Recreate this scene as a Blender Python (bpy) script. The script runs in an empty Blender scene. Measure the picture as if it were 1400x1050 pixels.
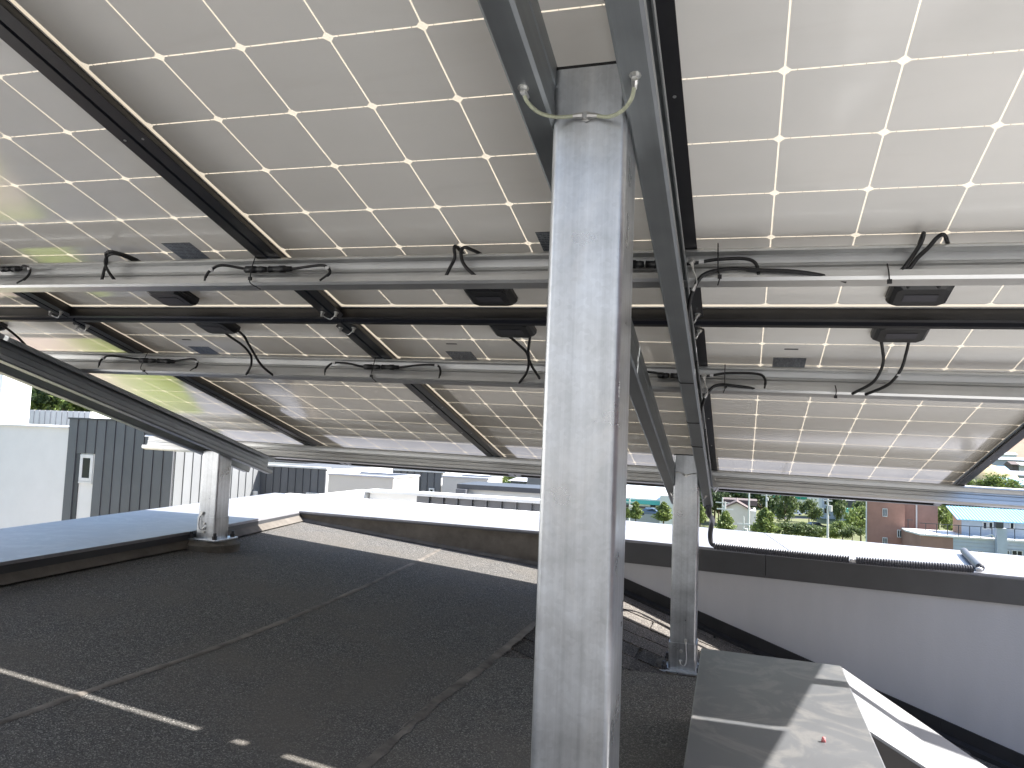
import bpy, bmesh, math, random
from mathutils import Matrix, Vector
random.seed(7)
scene = bpy.context.scene
C = scene.collection

# ------------------------------------------------------------------ camera, sky, sun, exposure
CAM_ROT = ((0.9562469, -0.0159419, 0.2921263),
           (0.2899391, -0.0817390, -0.9535481),
           (0.0390795, 0.9965263, -0.0735404))
FPX = 1035.05                                   # focal length in pixels of a 1400 px wide picture
cam_data = bpy.data.cameras.new('camera')
cam_data.sensor_width = 36.0
cam_data.lens = FPX / 1400 * 36
cam_data.clip_start = 0.02
cam_data.clip_end = 4000
cam = bpy.data.objects.new('camera', cam_data)
C.objects.link(cam)
cam.matrix_world = Matrix(CAM_ROT).to_4x4()
scene.camera = cam

SUN = Vector((0.94, 0.459, 1.0)).normalized()
world = bpy.data.worlds.new('World'); scene.world = world; world.use_nodes = True
wn = world.node_tree
sky = wn.nodes.new('ShaderNodeTexSky'); sky.sky_type = 'NISHITA'; sky.sun_disc = False
sky.sun_elevation = math.asin(SUN.z); sky.sun_rotation = math.atan2(SUN.x, SUN.y)
sky.air_density = 1.0; sky.dust_density = 1.6; sky.ozone_density = 1.0
bg = wn.nodes['Background']; bg.inputs['Strength'].default_value = 0.105
hs = wn.nodes.new('ShaderNodeHueSaturation'); hs.inputs['Saturation'].default_value = 1.08
wn.links.new(sky.outputs['Color'], hs.inputs['Color']); wn.links.new(hs.outputs['Color'], bg.inputs['Color'])
sl = bpy.data.lights.new('sun', 'SUN'); sl.energy = 4.6; sl.angle = math.radians(0.53); sl.color = (1, 0.96, 0.91)
so = bpy.data.objects.new('sun', sl); C.objects.link(so)
so.rotation_euler = (-SUN).to_track_quat('-Z', 'Y').to_euler(); so.location = (30, 20, 40)
scene.view_settings.view_transform = 'Standard'; scene.view_settings.look = 'None'
scene.view_settings.exposure = 2.0; scene.view_settings.gamma = 1.0
scene.view_settings.use_curve_mapping = False
scene.render.engine = 'CYCLES'
scene.cycles.max_bounces = 8; scene.cycles.diffuse_bounces = 4; scene.cycles.glossy_bounces = 4
scene.cycles.transmission_bounces = 4; scene.cycles.caustics_reflective = False; scene.cycles.caustics_refractive = False
scene.cycles.use_denoising = True

# ------------------------------------------------------------------ frames of reference
AU = Vector((0.9998979, 0.0, -0.0142890)); AV = Vector((0.0037471, -0.9650030, 0.2622119)); AN = Vector((-0.0137889, -0.2622387, -0.9649045))
AO = Vector((-1.1107046, 1.9234058, 0.3698735))
AM = Matrix(((AU.x, AV.x, AN.x, AO.x), (AU.y, AV.y, AN.y, AO.y), (AU.z, AV.z, AN.z, AO.z), (0, 0, 0, 1)))
def arr(u, v, d): return AO + AU*u + AV*v + AN*d       # array frame (across, upslope, below the laminate) -> world
def ray(px, py):
    c = Vector(((px-700)/FPX, -(py-525)/FPX, -1.0))
    return Matrix(CAM_ROT) @ c
def atY(px, py, Y):
    r = ray(px, py); return r * (Y / r.y)

# ------------------------------------------------------------------ object helpers
def tag(o, label=None, cat=None, group=None, kind=None):
    if label: o['label'] = label
    if cat: o['category'] = cat
    if group: o['group'] = group
    if kind: o['kind'] = kind
    return o
def empty(name, loc=(0, 0, 0), mat=None, parent=None):
    o = bpy.data.objects.new(name, None); C.objects.link(o)
    o.empty_display_size = 0.1
    if mat is not None: o.matrix_world = mat
    else: o.location = loc
    if parent: o.parent = parent
    return o
def mesh(name, verts, faces, smooth=False):
    m = bpy.data.meshes.new(name); m.from_pydata([tuple(v) for v in verts], [], faces)
    if smooth: m.polygons.foreach_set('use_smooth', [True]*len(m.polygons))
    m.update(); return m
def obj(name, m, mat=None, parent=None, loc=None, mw=None):
    o = bpy.data.objects.new(name, m); C.objects.link(o)
    if mat and not m.materials: m.materials.append(mat)
    if parent: o.parent = parent
    if loc is not None: o.location = loc
    if mw is not None: o.matrix_world = mw
    return o
class MB:
    def __init__(s): s.v = []; s.f = []
    def add(s, v, f):
        n = len(s.v); s.v += [tuple(p) for p in v]; s.f += [tuple(i+n for i in q) for q in f]; return s
    def box(s, x0, x1, y0, y1, z0, z1):
        v = [(x0,y0,z0),(x1,y0,z0),(x1,y1,z0),(x0,y1,z0),(x0,y0,z1),(x1,y0,z1),(x1,y1,z1),(x0,y1,z1)]
        return s.add(v, [(0,3,2,1),(4,5,6,7),(0,1,5,4),(1,2,6,5),(2,3,7,6),(3,0,4,7)])
    def hexa(s, b, t):            # bottom quad, top quad (counter-clockwise seen from above)
        return s.add(list(b)+list(t), [(0,3,2,1),(4,5,6,7),(0,1,5,4),(1,2,6,5),(2,3,7,6),(3,0,4,7)])
    def prism(s, poly, z0, z1):
        n = len(poly)
        v = [(p[0],p[1],z0) for p in poly]+[(p[0],p[1],z1) for p in poly]
        return s.add(v, [tuple(reversed(range(n))), tuple(range(n,2*n))]+[(i,(i+1)%n,(i+1)%n+n,i+n) for i in range(n)])
    def tube(s, pts, r, n=8, cap=True):
        v, f = tube_data(pts, r, n, cap); return s.add(v, f)
    def build(s, name, mat, parent=None, smooth=False, **k):
        return obj(name, mesh(name, s.v, s.f, smooth), mat, parent, **k)
def box(name, x0, x1, y0, y1, z0, z1, mat, parent=None, bevel=0):
    o = MB().box(x0,x1,y0,y1,z0,z1).build(name, mat, parent)
    if bevel:
        b = o.modifiers.new('bevel', 'BEVEL'); b.width = bevel; b.segments = 2; b.limit_method = 'ANGLE'
    return o
def tube_data(pts, r, n=8, cap=True):
    P = [Vector(p) for p in pts]; R = r if isinstance(r, (list, tuple)) else [r]*len(P)
    v = []; f = []
    t0 = (P[1]-P[0]).normalized()
    a = t0.orthogonal().normalized()
    for i, p in enumerate(P):
        t = (P[min(i+1, len(P)-1)]-P[max(i-1, 0)])
        if t.length < 1e-9: t = t0
        t.normalize(); a = (a - t*a.dot(t)).normalized(); b = t.cross(a)
        for k in range(n):
            th = 2*math.pi*k/n; v.append(p + (a*math.cos(th)+b*math.sin(th))*R[i])
    for i in range(len(P)-1):
        for k in range(n):
            f.append((i*n+k, i*n+(k+1)%n, (i+1)*n+(k+1)%n, (i+1)*n+k))
    if cap:
        f.append(tuple(reversed(range(n)))); f.append(tuple(range((len(P)-1)*n, len(P)*n)))
    return v, f
def spline(pts, per=6):
    P = [Vector(p) for p in pts]; out = []
    for i in range(len(P)-1):
        p0 = P[i-1] if i else P[0]*2-P[1]; p1, p2 = P[i], P[i+1]; p3 = P[i+2] if i+2 < len(P) else p2*2-p1
        for k in range(per):
            t = k/per
            out.append(0.5*((2*p1)+(p2-p0)*t+(2*p0-5*p1+4*p2-p3)*t*t+(3*p1-p0-3*p2+p3)*t*t*t))
    out.append(P[-1]); return out
def tube(name, pts, r, mat, parent=None, n=8, per=6):
    return MB().tube(spline(pts, per), r, n).build(name, mat, parent, smooth=True)
def thicken(poly, t):             # open polyline in 2D -> closed outline of wall thickness t (to the left side)
    n = len(poly); off = []
    for i in range(n):
        a = Vector(poly[max(i-1,0)]); b = Vector(poly[i]); c = Vector(poly[min(i+1,n-1)])
        d1 = (b-a).normalized() if i else None; d2 = (c-b).normalized() if i < n-1 else None
        if d1 is None: d1 = d2
        if d2 is None: d2 = d1
        n1 = Vector((-d1.y, d1.x)); n2 = Vector((-d2.y, d2.x)); m = (n1+n2)
        m = m / max(m.length_squared/2, 0.35)
        off.append(b + m*t)
    return [tuple(p) for p in poly] + [tuple(p) for p in reversed(off)]
def extrude(outline, stations, axis_fn):   # outline 2D closed (thin wall), stations list; axis_fn(p2d, s) -> local 3D
    n = len(outline); v = []; f = []
    for s in stations: v += [axis_fn(p, s) for p in outline]
    for j in range(len(stations)-1):
        for i in range(n):
            f.append((j*n+i, j*n+(i+1)%n, (j+1)*n+(i+1)%n, (j+1)*n+i))
    h = n//2                                   # end caps as quads along the wall
    for base in (0, (len(stations)-1)*n):
        for i in range(h-1): f.append((base+i, base+i+1, base+n-2-i, base+n-1-i))
    m = MB(); m.add(v, f); return m
def recalc(o):
    bm = bmesh.new(); bm.from_mesh(o.data); bmesh.ops.recalc_face_normals(bm, faces=bm.faces); bm.to_mesh(o.data); bm.free(); return o

# ------------------------------------------------------------------ materials
MATS = {}
def nmat(name):
    m = bpy.data.materials.new(name); m.use_nodes = True; MATS[name] = m
    return m, m.node_tree, m.node_tree.nodes['Principled BSDF']
def plain(name, col, rough=0.6, metal=0.0, spec=0.5, var=0.08, scale=6.0, stretch=(1,1,1), bump=0.0, bscale=60, coat=0.0, rvar=0.0, objvar=0.0):
    m, nt, b = nmat(name); L = nt.links
    tc = nt.nodes.new('ShaderNodeTexCoord'); mp = nt.nodes.new('ShaderNodeMapping'); mp.inputs['Scale'].default_value = stretch
    L.new(tc.outputs['Object'], mp.inputs['Vector'])
    nz = nt.nodes.new('ShaderNodeTexNoise'); nz.inputs['Scale'].default_value = scale; nz.inputs['Detail'].default_value = 6; nz.inputs['Roughness'].default_value = 0.6
    L.new(mp.outputs['Vector'], nz.inputs['Vector'])
    rp = nt.nodes.new('ShaderNodeValToRGB')
    lo = tuple(max(0, c*(1-var)) for c in col)+(1,); hi = tuple(min(1, c*(1+var)) for c in col)+(1,)
    rp.color_ramp.elements[0].position = 0.3; rp.color_ramp.elements[1].position = 0.7
    rp.color_ramp.elements[0].color = lo; rp.color_ramp.elements[1].color = hi
    L.new(nz.outputs['Fac'], rp.inputs['Fac'])
    csrc = rp.outputs['Color']
    if objvar:
        oi = nt.nodes.new('ShaderNodeObjectInfo'); mr = nt.nodes.new('ShaderNodeMapRange')
        mr.inputs['To Min'].default_value = 1-objvar; mr.inputs['To Max'].default_value = 1+objvar
        L.new(oi.outputs['Random'], mr.inputs['Value'])
        mx = nt.nodes.new('ShaderNodeMix'); mx.data_type = 'RGBA'; mx.blend_type = 'MULTIPLY'; mx.inputs['Factor'].default_value = 1
        L.new(csrc, mx.inputs['A']); L.new(mr.outputs['Result'], mx.inputs['B']); csrc = mx.outputs['Result']
    L.new(csrc, b.inputs['Base Color'])
    b.inputs['Roughness'].default_value = rough; b.inputs['Metallic'].default_value = metal
    b.inputs['Specular IOR Level'].default_value = spec; b.inputs['Coat Weight'].default_value = coat
    if rvar:
        mr = nt.nodes.new('ShaderNodeMapRange'); mr.inputs['To Min'].default_value = rough-rvar; mr.inputs['To Max'].default_value = rough+rvar
        L.new(nz.outputs['Fac'], mr.inputs['Value']); L.new(mr.outputs['Result'], b.inputs['Roughness'])
    if bump:
        n2 = nt.nodes.new('ShaderNodeTexNoise'); n2.inputs['Scale'].default_value = bscale; n2.inputs['Detail'].default_value = 4
        L.new(tc.outputs['Object'], n2.inputs['Vector'])
        bp = nt.nodes.new('ShaderNodeBump'); bp.inputs['Strength'].default_value = bump; bp.inputs['Distance'].default_value = 0.01
        L.new(n2.outputs['Fac'], bp.inputs['Height']); L.new(bp.outputs['Normal'], b.inputs['Normal'])
    return m
def granule(name, base, light, stain, scale=260, objvar=0.0):
    m, nt, b = nmat(name); L = nt.links
    tc = nt.nodes.new('ShaderNodeTexCoord')
    vo = nt.nodes.new('ShaderNodeTexVoronoi'); vo.inputs['Scale'].default_value = scale
    L.new(tc.outputs['Object'], vo.inputs['Vector'])
    sp = nt.nodes.new('ShaderNodeSeparateColor'); L.new(vo.outputs['Color'], sp.inputs['Color'])
    rp = nt.nodes.new('ShaderNodeValToRGB'); L.new(sp.outputs['Red'], rp.inputs['Fac'])
    e = rp.color_ramp.elements; e[0].color = tuple(c*0.45 for c in base)+(1,); e[1].color = light+(1,); e[1].position = 1.0
    k = e.new(0.6); k.color = base+(1,)
    k = e.new(0.88); k.color = tuple(c*2.0 for c in base)+(1,)
    big = nt.nodes.new('ShaderNodeTexNoise'); big.inputs['Scale'].default_value = 2.2; big.inputs['Detail'].default_value = 7; big.inputs['Roughness'].default_value = 0.65
    L.new(tc.outputs['Object'], big.inputs['Vector'])
    r2 = nt.nodes.new('ShaderNodeValToRGB'); r2.color_ramp.elements[0].position = 0.44; r2.color_ramp.elements[1].position = 0.72
    r2.color_ramp.elements[0].color = (0,0,0,1); r2.color_ramp.elements[1].color = (0.8,0.8,0.8,1)
    L.new(big.outputs['Fac'], r2.inputs['Fac'])
    mx = nt.nodes.new('ShaderNodeMix'); mx.data_type = 'RGBA'; L.new(r2.outputs['Color'], mx.inputs['Factor']); L.new(rp.outputs['Color'], mx.inputs['A']); mx.inputs['B'].default_value = stain+(1,)
    src = mx.outputs['Result']
    if objvar:
        oi = nt.nodes.new('ShaderNodeObjectInfo'); mr = nt.nodes.new('ShaderNodeMapRange')
        mr.inputs['To Min'].default_value = 1-objvar; mr.inputs['To Max'].default_value = 1+objvar
        L.new(oi.outputs['Random'], mr.inputs['Value'])
        m2 = nt.nodes.new('ShaderNodeMix'); m2.data_type = 'RGBA'; m2.blend_type = 'MULTIPLY'; m2.inputs['Factor'].default_value = 1
        L.new(src, m2.inputs['A']); L.new(mr.outputs['Result'], m2.inputs['B']); src = m2.outputs['Result']
    L.new(src, b.inputs['Base Color']); b.inputs['Roughness'].default_value = 0.9; b.inputs['Specular IOR Level'].default_value = 0.25
    bp = nt.nodes.new('ShaderNodeBump'); bp.inputs['Strength'].default_value = 0.55; bp.inputs['Distance'].default_value = 0.004
    L.new(vo.outputs['Distance'], bp.inputs['Height']); L.new(bp.outputs['Normal'], b.inputs['Normal'])
    return m
def stained(name, col, dust, rough):
    m = plain(name, col, rough, 0.15, 0.5, 0.10, 4, rvar=0.12); nt = m.node_tree; L = nt.links; b = nt.nodes['Principled BSDF']
    tc = nt.nodes.new('ShaderNodeTexCoord'); nz = nt.nodes.new('ShaderNodeTexNoise'); nz.inputs['Scale'].default_value = 5.5; nz.inputs['Detail'].default_value = 8; nz.inputs['Roughness'].default_value = .62; nz.inputs['Distortion'].default_value = 2.6
    L.new(tc.outputs['Object'], nz.inputs['Vector'])
    rp = nt.nodes.new('ShaderNodeValToRGB'); e = rp.color_ramp.elements; e[0].position = .47; e[0].color = (0,0,0,1); e[1].position = .60; e[1].color = (.75,.75,.75,1)
    k = e.new(.72); k.color = (.15,.15,.15,1)
    L.new(nz.outputs['Fac'], rp.inputs['Fac'])
    mx = nt.nodes.new('ShaderNodeMix'); mx.data_type = 'RGBA'; src = b.inputs['Base Color'].links[0].from_socket
    L.new(rp.outputs['Color'], mx.inputs['Factor']); L.new(src, mx.inputs['A']); mx.inputs['B'].default_value = dust+(1,); L.new(mx.outputs['Result'], b.inputs['Base Color'])
    return m
def backsheet_mat():
    m, nt, b = nmat('backsheet'); L = nt.links
    b.inputs['Base Color'].default_value = (0.72, 0.70, 0.66, 1); b.inputs['Roughness'].default_value = 0.12
    tr = nt.nodes.new('ShaderNodeBsdfTranslucent'); tr.inputs['Color'].default_value = (0.95, 0.83, 0.63, 1)
    mx = nt.nodes.new('ShaderNodeMixShader'); mx.inputs['Fac'].default_value = 0.15
    L.new(b.outputs['BSDF'], mx.inputs[1]); L.new(tr.outputs['BSDF'], mx.inputs[2])
    L.new(mx.outputs['Shader'], nt.nodes['Material Output'].inputs['Surface']); return m
def cell_mat():
    m, nt, b = nmat('cell_back'); L = nt.links
    tc = nt.nodes.new('ShaderNodeTexCoord'); nz = nt.nodes.new('ShaderNodeTexNoise'); nz.inputs['Scale'].default_value = 9; nz.inputs['Detail'].default_value = 5
    geo = nt.nodes.new('ShaderNodeNewGeometry')
    L.new(geo.outputs['Position'], nz.inputs['Vector'])
    rp = nt.nodes.new('ShaderNodeValToRGB'); rp.color_ramp.elements[0].position = 0.3; rp.color_ramp.elements[1].position = 0.75
    rp.color_ramp.elements[0].color = (0.735,0.735,0.72,1); rp.color_ramp.elements[1].color = (0.765,0.76,0.745,1)
    L.new(nz.outputs['Fac'], rp.inputs['Fac'])
    oi = nt.nodes.new('ShaderNodeObjectInfo'); mr = nt.nodes.new('ShaderNodeMapRange'); mr.inputs['To Min'].default_value = .955; mr.inputs['To Max'].default_value = 1.0
    L.new(oi.outputs['Random'], mr.inputs['Value'])
    mx = nt.nodes.new('ShaderNodeMix'); mx.data_type = 'RGBA'; mx.blend_type = 'MULTIPLY'; mx.inputs['Factor'].default_value = 1
    L.new(rp.outputs['Color'], mx.inputs['A']); L.new(mr.outputs['Result'], mx.inputs['B'])
    n4 = nt.nodes.new('ShaderNodeTexNoise'); n4.inputs['Scale'].default_value = 3.2; n4.inputs['Detail'].default_value = 8; n4.inputs['Distortion'].default_value = 1.2; mp4 = nt.nodes.new('ShaderNodeMapping'); mp4.inputs['Scale'].default_value = (.7,3.5,1); L.new(geo.outputs['Position'], mp4.inputs['Vector']); L.new(mp4.outputs['Vector'], n4.inputs['Vector'])
    r4 = nt.nodes.new('ShaderNodeValToRGB'); r4.color_ramp.elements[0].position = .55; r4.color_ramp.elements[0].color = (1,1,1,1); r4.color_ramp.elements[1].position = .8; r4.color_ramp.elements[1].color = (.95,.945,.94,1); L.new(n4.outputs['Fac'], r4.inputs['Fac'])
    m5 = nt.nodes.new('ShaderNodeMix'); m5.data_type = 'RGBA'; m5.blend_type = 'MULTIPLY'; m5.inputs['Factor'].default_value = 1; L.new(mx.outputs['Result'], m5.inputs['A']); L.new(r4.outputs['Color'], m5.inputs['B'])
    L.new(m5.outputs['Result'], b.inputs['Base Color'])
    mr6 = nt.nodes.new('ShaderNodeMapRange'); mr6.inputs['To Min'].default_value = .03; mr6.inputs['To Max'].default_value = .14; L.new(n4.outputs['Fac'], mr6.inputs['Value']); L.new(mr6.outputs['Result'], b.inputs['Roughness'])
    b.inputs['IOR'].default_value = 1.5
    tl = nt.nodes.new('ShaderNodeBsdfTranslucent'); tl.inputs['Color'].default_value = (.90,.90,.88,1)
    ms = nt.nodes.new('ShaderNodeMixShader'); ms.inputs['Fac'].default_value = 0.045
    L.new(b.outputs['BSDF'], ms.inputs[1]); L.new(tl.outputs['BSDF'], ms.inputs[2]); L.new(ms.outputs['Shader'], nt.nodes['Material Output'].inputs['Surface'])
    n2 = nt.nodes.new('ShaderNodeTexNoise'); n2.inputs['Scale'].default_value = 420; n2.inputs['Detail'].default_value = 2
    L.new(geo.outputs['Position'], n2.inputs['Vector'])
    bp = nt.nodes.new('ShaderNodeBump'); bp.inputs['Strength'].default_value = 0.02; bp.inputs['Distance'].default_value = 0.002
    L.new(n2.outputs['Fac'], bp.inputs['Height']); L.new(bp.outputs['Normal'], b.inputs['Normal'])
    return m
def galv(name, col=(0.60,0.63,0.66), rough=0.42, stretch=(40,40,1.2), metal=0.85, k=1.0, blotch=False):
    m, nt, b = nmat(name); L = nt.links
    tc = nt.nodes.new('ShaderNodeTexCoord'); mp = nt.nodes.new('ShaderNodeMapping'); mp.inputs['Scale'].default_value = stretch
    L.new(tc.outputs['Object'], mp.inputs['Vector'])
    n1 = nt.nodes.new('ShaderNodeTexNoise'); n1.inputs['Scale'].default_value = 1.0; n1.inputs['Detail'].default_value = 5; n1.inputs['Roughness'].default_value = 0.6
    L.new(mp.outputs['Vector'], n1.inputs['Vector'])
    n2 = nt.nodes.new('ShaderNodeTexNoise'); n2.inputs['Scale'].default_value = 14; n2.inputs['Detail'].default_value = 6; L.new(tc.outputs['Object'], n2.inputs['Vector'])
    ad = nt.nodes.new('ShaderNodeMath'); ad.operation = 'ADD'; L.new(n1.outputs['Fac'], ad.inputs[0]); L.new(n2.outputs['Fac'], ad.inputs[1])
    rp = nt.nodes.new('ShaderNodeValToRGB'); rp.color_ramp.elements[0].position = 0.36; rp.color_ramp.elements[1].position = 0.66
    dv = nt.nodes.new('ShaderNodeMath'); dv.operation = 'MULTIPLY'; dv.inputs[1].default_value = 0.5; L.new(ad.outputs[0], dv.inputs[0]); L.new(dv.outputs[0], rp.inputs['Fac'])
    rp.color_ramp.elements[0].color = tuple(c*(1-.20*k) for c in col)+(1,); rp.color_ramp.elements[1].color = tuple(min(1,c*(1+.16*k)) for c in col)+(1,)
    src = rp.outputs['Color']
    if blotch:      # zinc spangle, chalky patches and fine scratches
        vo = nt.nodes.new('ShaderNodeTexVoronoi'); vo.inputs['Scale'].default_value = 160; L.new(tc.outputs['Object'], vo.inputs['Vector'])
        sp = nt.nodes.new('ShaderNodeSeparateColor'); L.new(vo.outputs['Color'], sp.inputs['Color'])
        m1 = nt.nodes.new('ShaderNodeMapRange'); m1.inputs['To Min'].default_value = .95; m1.inputs['To Max'].default_value = 1.04; L.new(sp.outputs['Red'], m1.inputs['Value'])
        x1 = nt.nodes.new('ShaderNodeMix'); x1.data_type = 'RGBA'; x1.blend_type = 'MULTIPLY'; x1.inputs['Factor'].default_value = 1; L.new(src, x1.inputs['A']); L.new(m1.outputs['Result'], x1.inputs['B'])
        n3 = nt.nodes.new('ShaderNodeTexNoise'); n3.inputs['Scale'].default_value = 5; n3.inputs['Detail'].default_value = 9; n3.inputs['Roughness'].default_value = .68; n3.inputs['Distortion'].default_value = .8
        mp3 = nt.nodes.new('ShaderNodeMapping'); mp3.inputs['Scale'].default_value = (1.6,1.6,.7); L.new(tc.outputs['Object'], mp3.inputs['Vector']); L.new(mp3.outputs['Vector'], n3.inputs['Vector'])
        r3 = nt.nodes.new('ShaderNodeValToRGB'); r3.color_ramp.elements[0].position = .50; r3.color_ramp.elements[0].color = (0,0,0,1); r3.color_ramp.elements[1].position = .68; r3.color_ramp.elements[1].color = (.26,.26,.26,1); L.new(n3.outputs['Fac'], r3.inputs['Fac'])
        x2 = nt.nodes.new('ShaderNodeMix'); x2.data_type = 'RGBA'; L.new(r3.outputs['Color'], x2.inputs['Factor']); L.new(x1.outputs['Result'], x2.inputs['A']); x2.inputs['B'].default_value = (.72,.69,.64,1); src = x2.outputs['Result']
        m2 = nt.nodes.new('ShaderNodeMath'); m2.operation = 'MULTIPLY_ADD'; m2.inputs[1].default_value = -.25; m2.inputs[2].default_value = metal; L.new(r3.outputs['Color'], m2.inputs[0]); L.new(m2.outputs[0], b.inputs['Metallic'])
    L.new(src, b.inputs['Base Color'])
    if not blotch: b.inputs['Metallic'].default_value = metal
    mr = nt.nodes.new('ShaderNodeMapRange'); mr.inputs['To Min'].default_value = rough-0.1*k; mr.inputs['To Max'].default_value = rough+0.14*k
    L.new(n2.outputs['Fac'], mr.inputs['Value']); L.new(mr.outputs['Result'], b.inputs['Roughness'])
    bp = nt.nodes.new('ShaderNodeBump'); bp.inputs['Strength'].default_value = 0.06*k; bp.inputs['Distance'].default_value = 0.004
    L.new(dv.outputs[0], bp.inputs['Height']); L.new(bp.outputs['Normal'], b.inputs['Normal'])
    return m
def leaf_mat(name, a, b_, tr=0.3):
    m, nt, b = nmat(name); L = nt.links
    geo = nt.nodes.new('ShaderNodeNewGeometry')
    rp = nt.nodes.new('ShaderNodeValToRGB'); rp.color_ramp.elements[0].color = a+(1,); rp.color_ramp.elements[1].color = b_+(1,)
    L.new(geo.outputs['Random Per Island'], rp.inputs['Fac']); L.new(rp.outputs['Color'], b.inputs['Base Color'])
    b.inputs['Roughness'].default_value = 0.6; b.inputs['Specular IOR Level'].default_value = 0.3
    t = nt.nodes.new('ShaderNodeBsdfTranslucent'); L.new(rp.outputs['Color'], t.inputs['Color'])
    mx = nt.nodes.new('ShaderNodeMixShader'); mx.inputs['Fac'].default_value = tr
    L.new(b.outputs['BSDF'], mx.inputs[1]); L.new(t.outputs['BSDF'], mx.inputs[2]); L.new(mx.outputs['Shader'], nt.nodes['Material Output'].inputs['Surface'])
    return m
def label_mat():
    m, nt, b = nmat('label_print'); L = nt.links
    tc = nt.nodes.new('ShaderNodeTexCoord'); sp = nt.nodes.new('ShaderNodeSeparateXYZ'); L.new(tc.outputs['Object'], sp.inputs[0])
    wv = nt.nodes.new('ShaderNodeTexWave'); wv.wave_type = 'BANDS'; wv.bands_direction = 'Y'; wv.inputs['Scale'].default_value = 42; wv.inputs['Distortion'].default_value = 0
    L.new(tc.outputs['Object'], wv.inputs['Vector'])
    nz = nt.nodes.new('ShaderNodeTexNoise'); nz.inputs['Scale'].default_value = 260; mp = nt.nodes.new('ShaderNodeMapping'); mp.inputs['Scale'].default_value = (1, .25, 1)
    L.new(tc.outputs['Object'], mp.inputs['Vector']); L.new(mp.outputs['Vector'], nz.inputs['Vector'])
    mu = nt.nodes.new('ShaderNodeMath'); mu.operation = 'MULTIPLY'; L.new(wv.outputs['Fac'], mu.inputs[0]); L.new(nz.outputs['Fac'], mu.inputs[1])
    rp = nt.nodes.new('ShaderNodeValToRGB'); rp.color_ramp.elements[0].position = 0.34; rp.color_ramp.elements[1].position = 0.42
    rp.color_ramp.elements[0].color = (0.21,0.23,0.25,1); rp.color_ramp.elements[1].color = (0.06,0.065,0.07,1)
    L.new(mu.outputs[0], rp.inputs['Fac']); L.new(rp.outputs['Color'], b.inputs['Base Color']); b.inputs['Roughness'].default_value = 0.2
    return m

M_BACK = backsheet_mat(); M_CELL = cell_mat(); M_LABEL = label_mat()
M_FRAME = plain('black_anodised', (0.012,0.012,0.014), 0.38, 0.0, 0.5, 0.2, 30)
M_POST = galv('galvanised_tube', (0.50,0.52,0.54), 0.30, (60,60,0.45), k=1.5, blotch=True)
M_RAIL = galv('galvanised_rail', (0.58,0.585,0.58), 0.38, (0.6,60,60), k=.4)
M_RAFT = galv('galvanised_rafter', (0.31,0.33,0.34), 0.45, (50,0.7,50), k=.6)
M_BOLT = galv('zinc_bolt', (0.62,0.62,0.60), 0.3, (20,20,20))
M_DARKMET = plain('dark_steel', (0.06,0.06,0.065), 0.5, 0.4)
M_RUBBER = plain('black_rubber', (0.012,0.012,0.013), 0.5, 0, 0.4, 0.2, 40)
M_PLASTIC = plain('black_plastic', (0.016,0.017,0.019), 0.42, 0, 0.5, 0.15, 50)
M_PRINT = plain('grey_print', (0.045,0.045,0.055), 0.5)
M_TAPE = plain('white_tape', (0.62,0.62,0.62), 0.5)
M_GREENWIRE = plain('green_yellow_wire', (0.42,0.44,0.32), 0.5, 0, 0.4, 0.25, 120, (1,1,1))
M_RIBBON = plain('ribbon', (0.42,0.39,0.34), 0.4, 0.3)
M_DECK = granule('granule_sheet', (0.086,0.084,0.080), (0.33,0.312,0.285), (0.12,0.108,0.093), 400)
M_SHINGLE = granule('shingle', (0.085,0.078,0.07), (0.32,0.29,0.26), (0.11,0.092,0.08), 300, 0.32)
M_SEAM = plain('seam_strip', (0.15,0.136,0.12), 0.85, 0, 0.2, 0.5, 12, bump=0.3, bscale=180)
M_UPSTAND = plain('upstand_membrane', (0.118,0.106,0.092), 0.85, 0, 0.25, 0.3, 9, bump=0.25, bscale=200)
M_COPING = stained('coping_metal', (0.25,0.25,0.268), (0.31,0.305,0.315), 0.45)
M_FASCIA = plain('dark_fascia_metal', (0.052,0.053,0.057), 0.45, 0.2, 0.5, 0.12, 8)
M_STUCCO = plain('grey_stucco', (0.42,0.425,0.448), 0.9, 0, 0.2, 0.05, 2.2, (2.5,2.5,.6), bump=0.12, bscale=160)
M_FLASH = plain('black_flashing', (0.02,0.02,0.022), 0.7, 0, 0.3, 0.2, 10)
M_HOOD = stained('grey_sheet_metal', (0.098,0.102,0.108), (0.165,0.162,0.156), 0.42)
M_BOUNCEROOF = plain('pale_bounce_sheet', (0.41,0.41,0.40), 0.85, 0, 0.2, 0.1, 1.5)  # tone set for light bounced up at the panels
M_SKIRT = plain('brown_underside', (0.045,0.040,0.036), 0.7)
M_FLAP = plain('pale_sheet_metal', (0.20,0.203,0.207), 0.6, 0.0, 0.5, 0.06, 5)
M_MORTAR = plain('mortar', (0.13,0.118,0.10), 0.9, 0, 0.2, 0.3, 14, bump=0.4, bscale=90)
M_CONDUIT = plain('grey_flex_conduit', (0.055,0.058,0.07), 0.5, 0, 0.45, 0.1, 30)
M_WHITEWALL = plain('white_render', (0.66,0.66,0.645), 0.9, 0, 0.2, 0.03, 1.5)
M_GREIGE = plain('greige_render', (0.46,0.455,0.44), 0.9, 0, 0.2, 0.05, 1.5)
M_CREAM = plain('cream_render', (0.47,0.455,0.425), 0.9, 0, 0.2, 0.03, 1.5)
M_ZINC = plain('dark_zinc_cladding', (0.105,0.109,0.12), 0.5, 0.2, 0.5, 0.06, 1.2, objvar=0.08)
M_ZINCTRIM = plain('dark_zinc_trim', (0.06,0.063,0.07), 0.5, 0.2)
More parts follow.
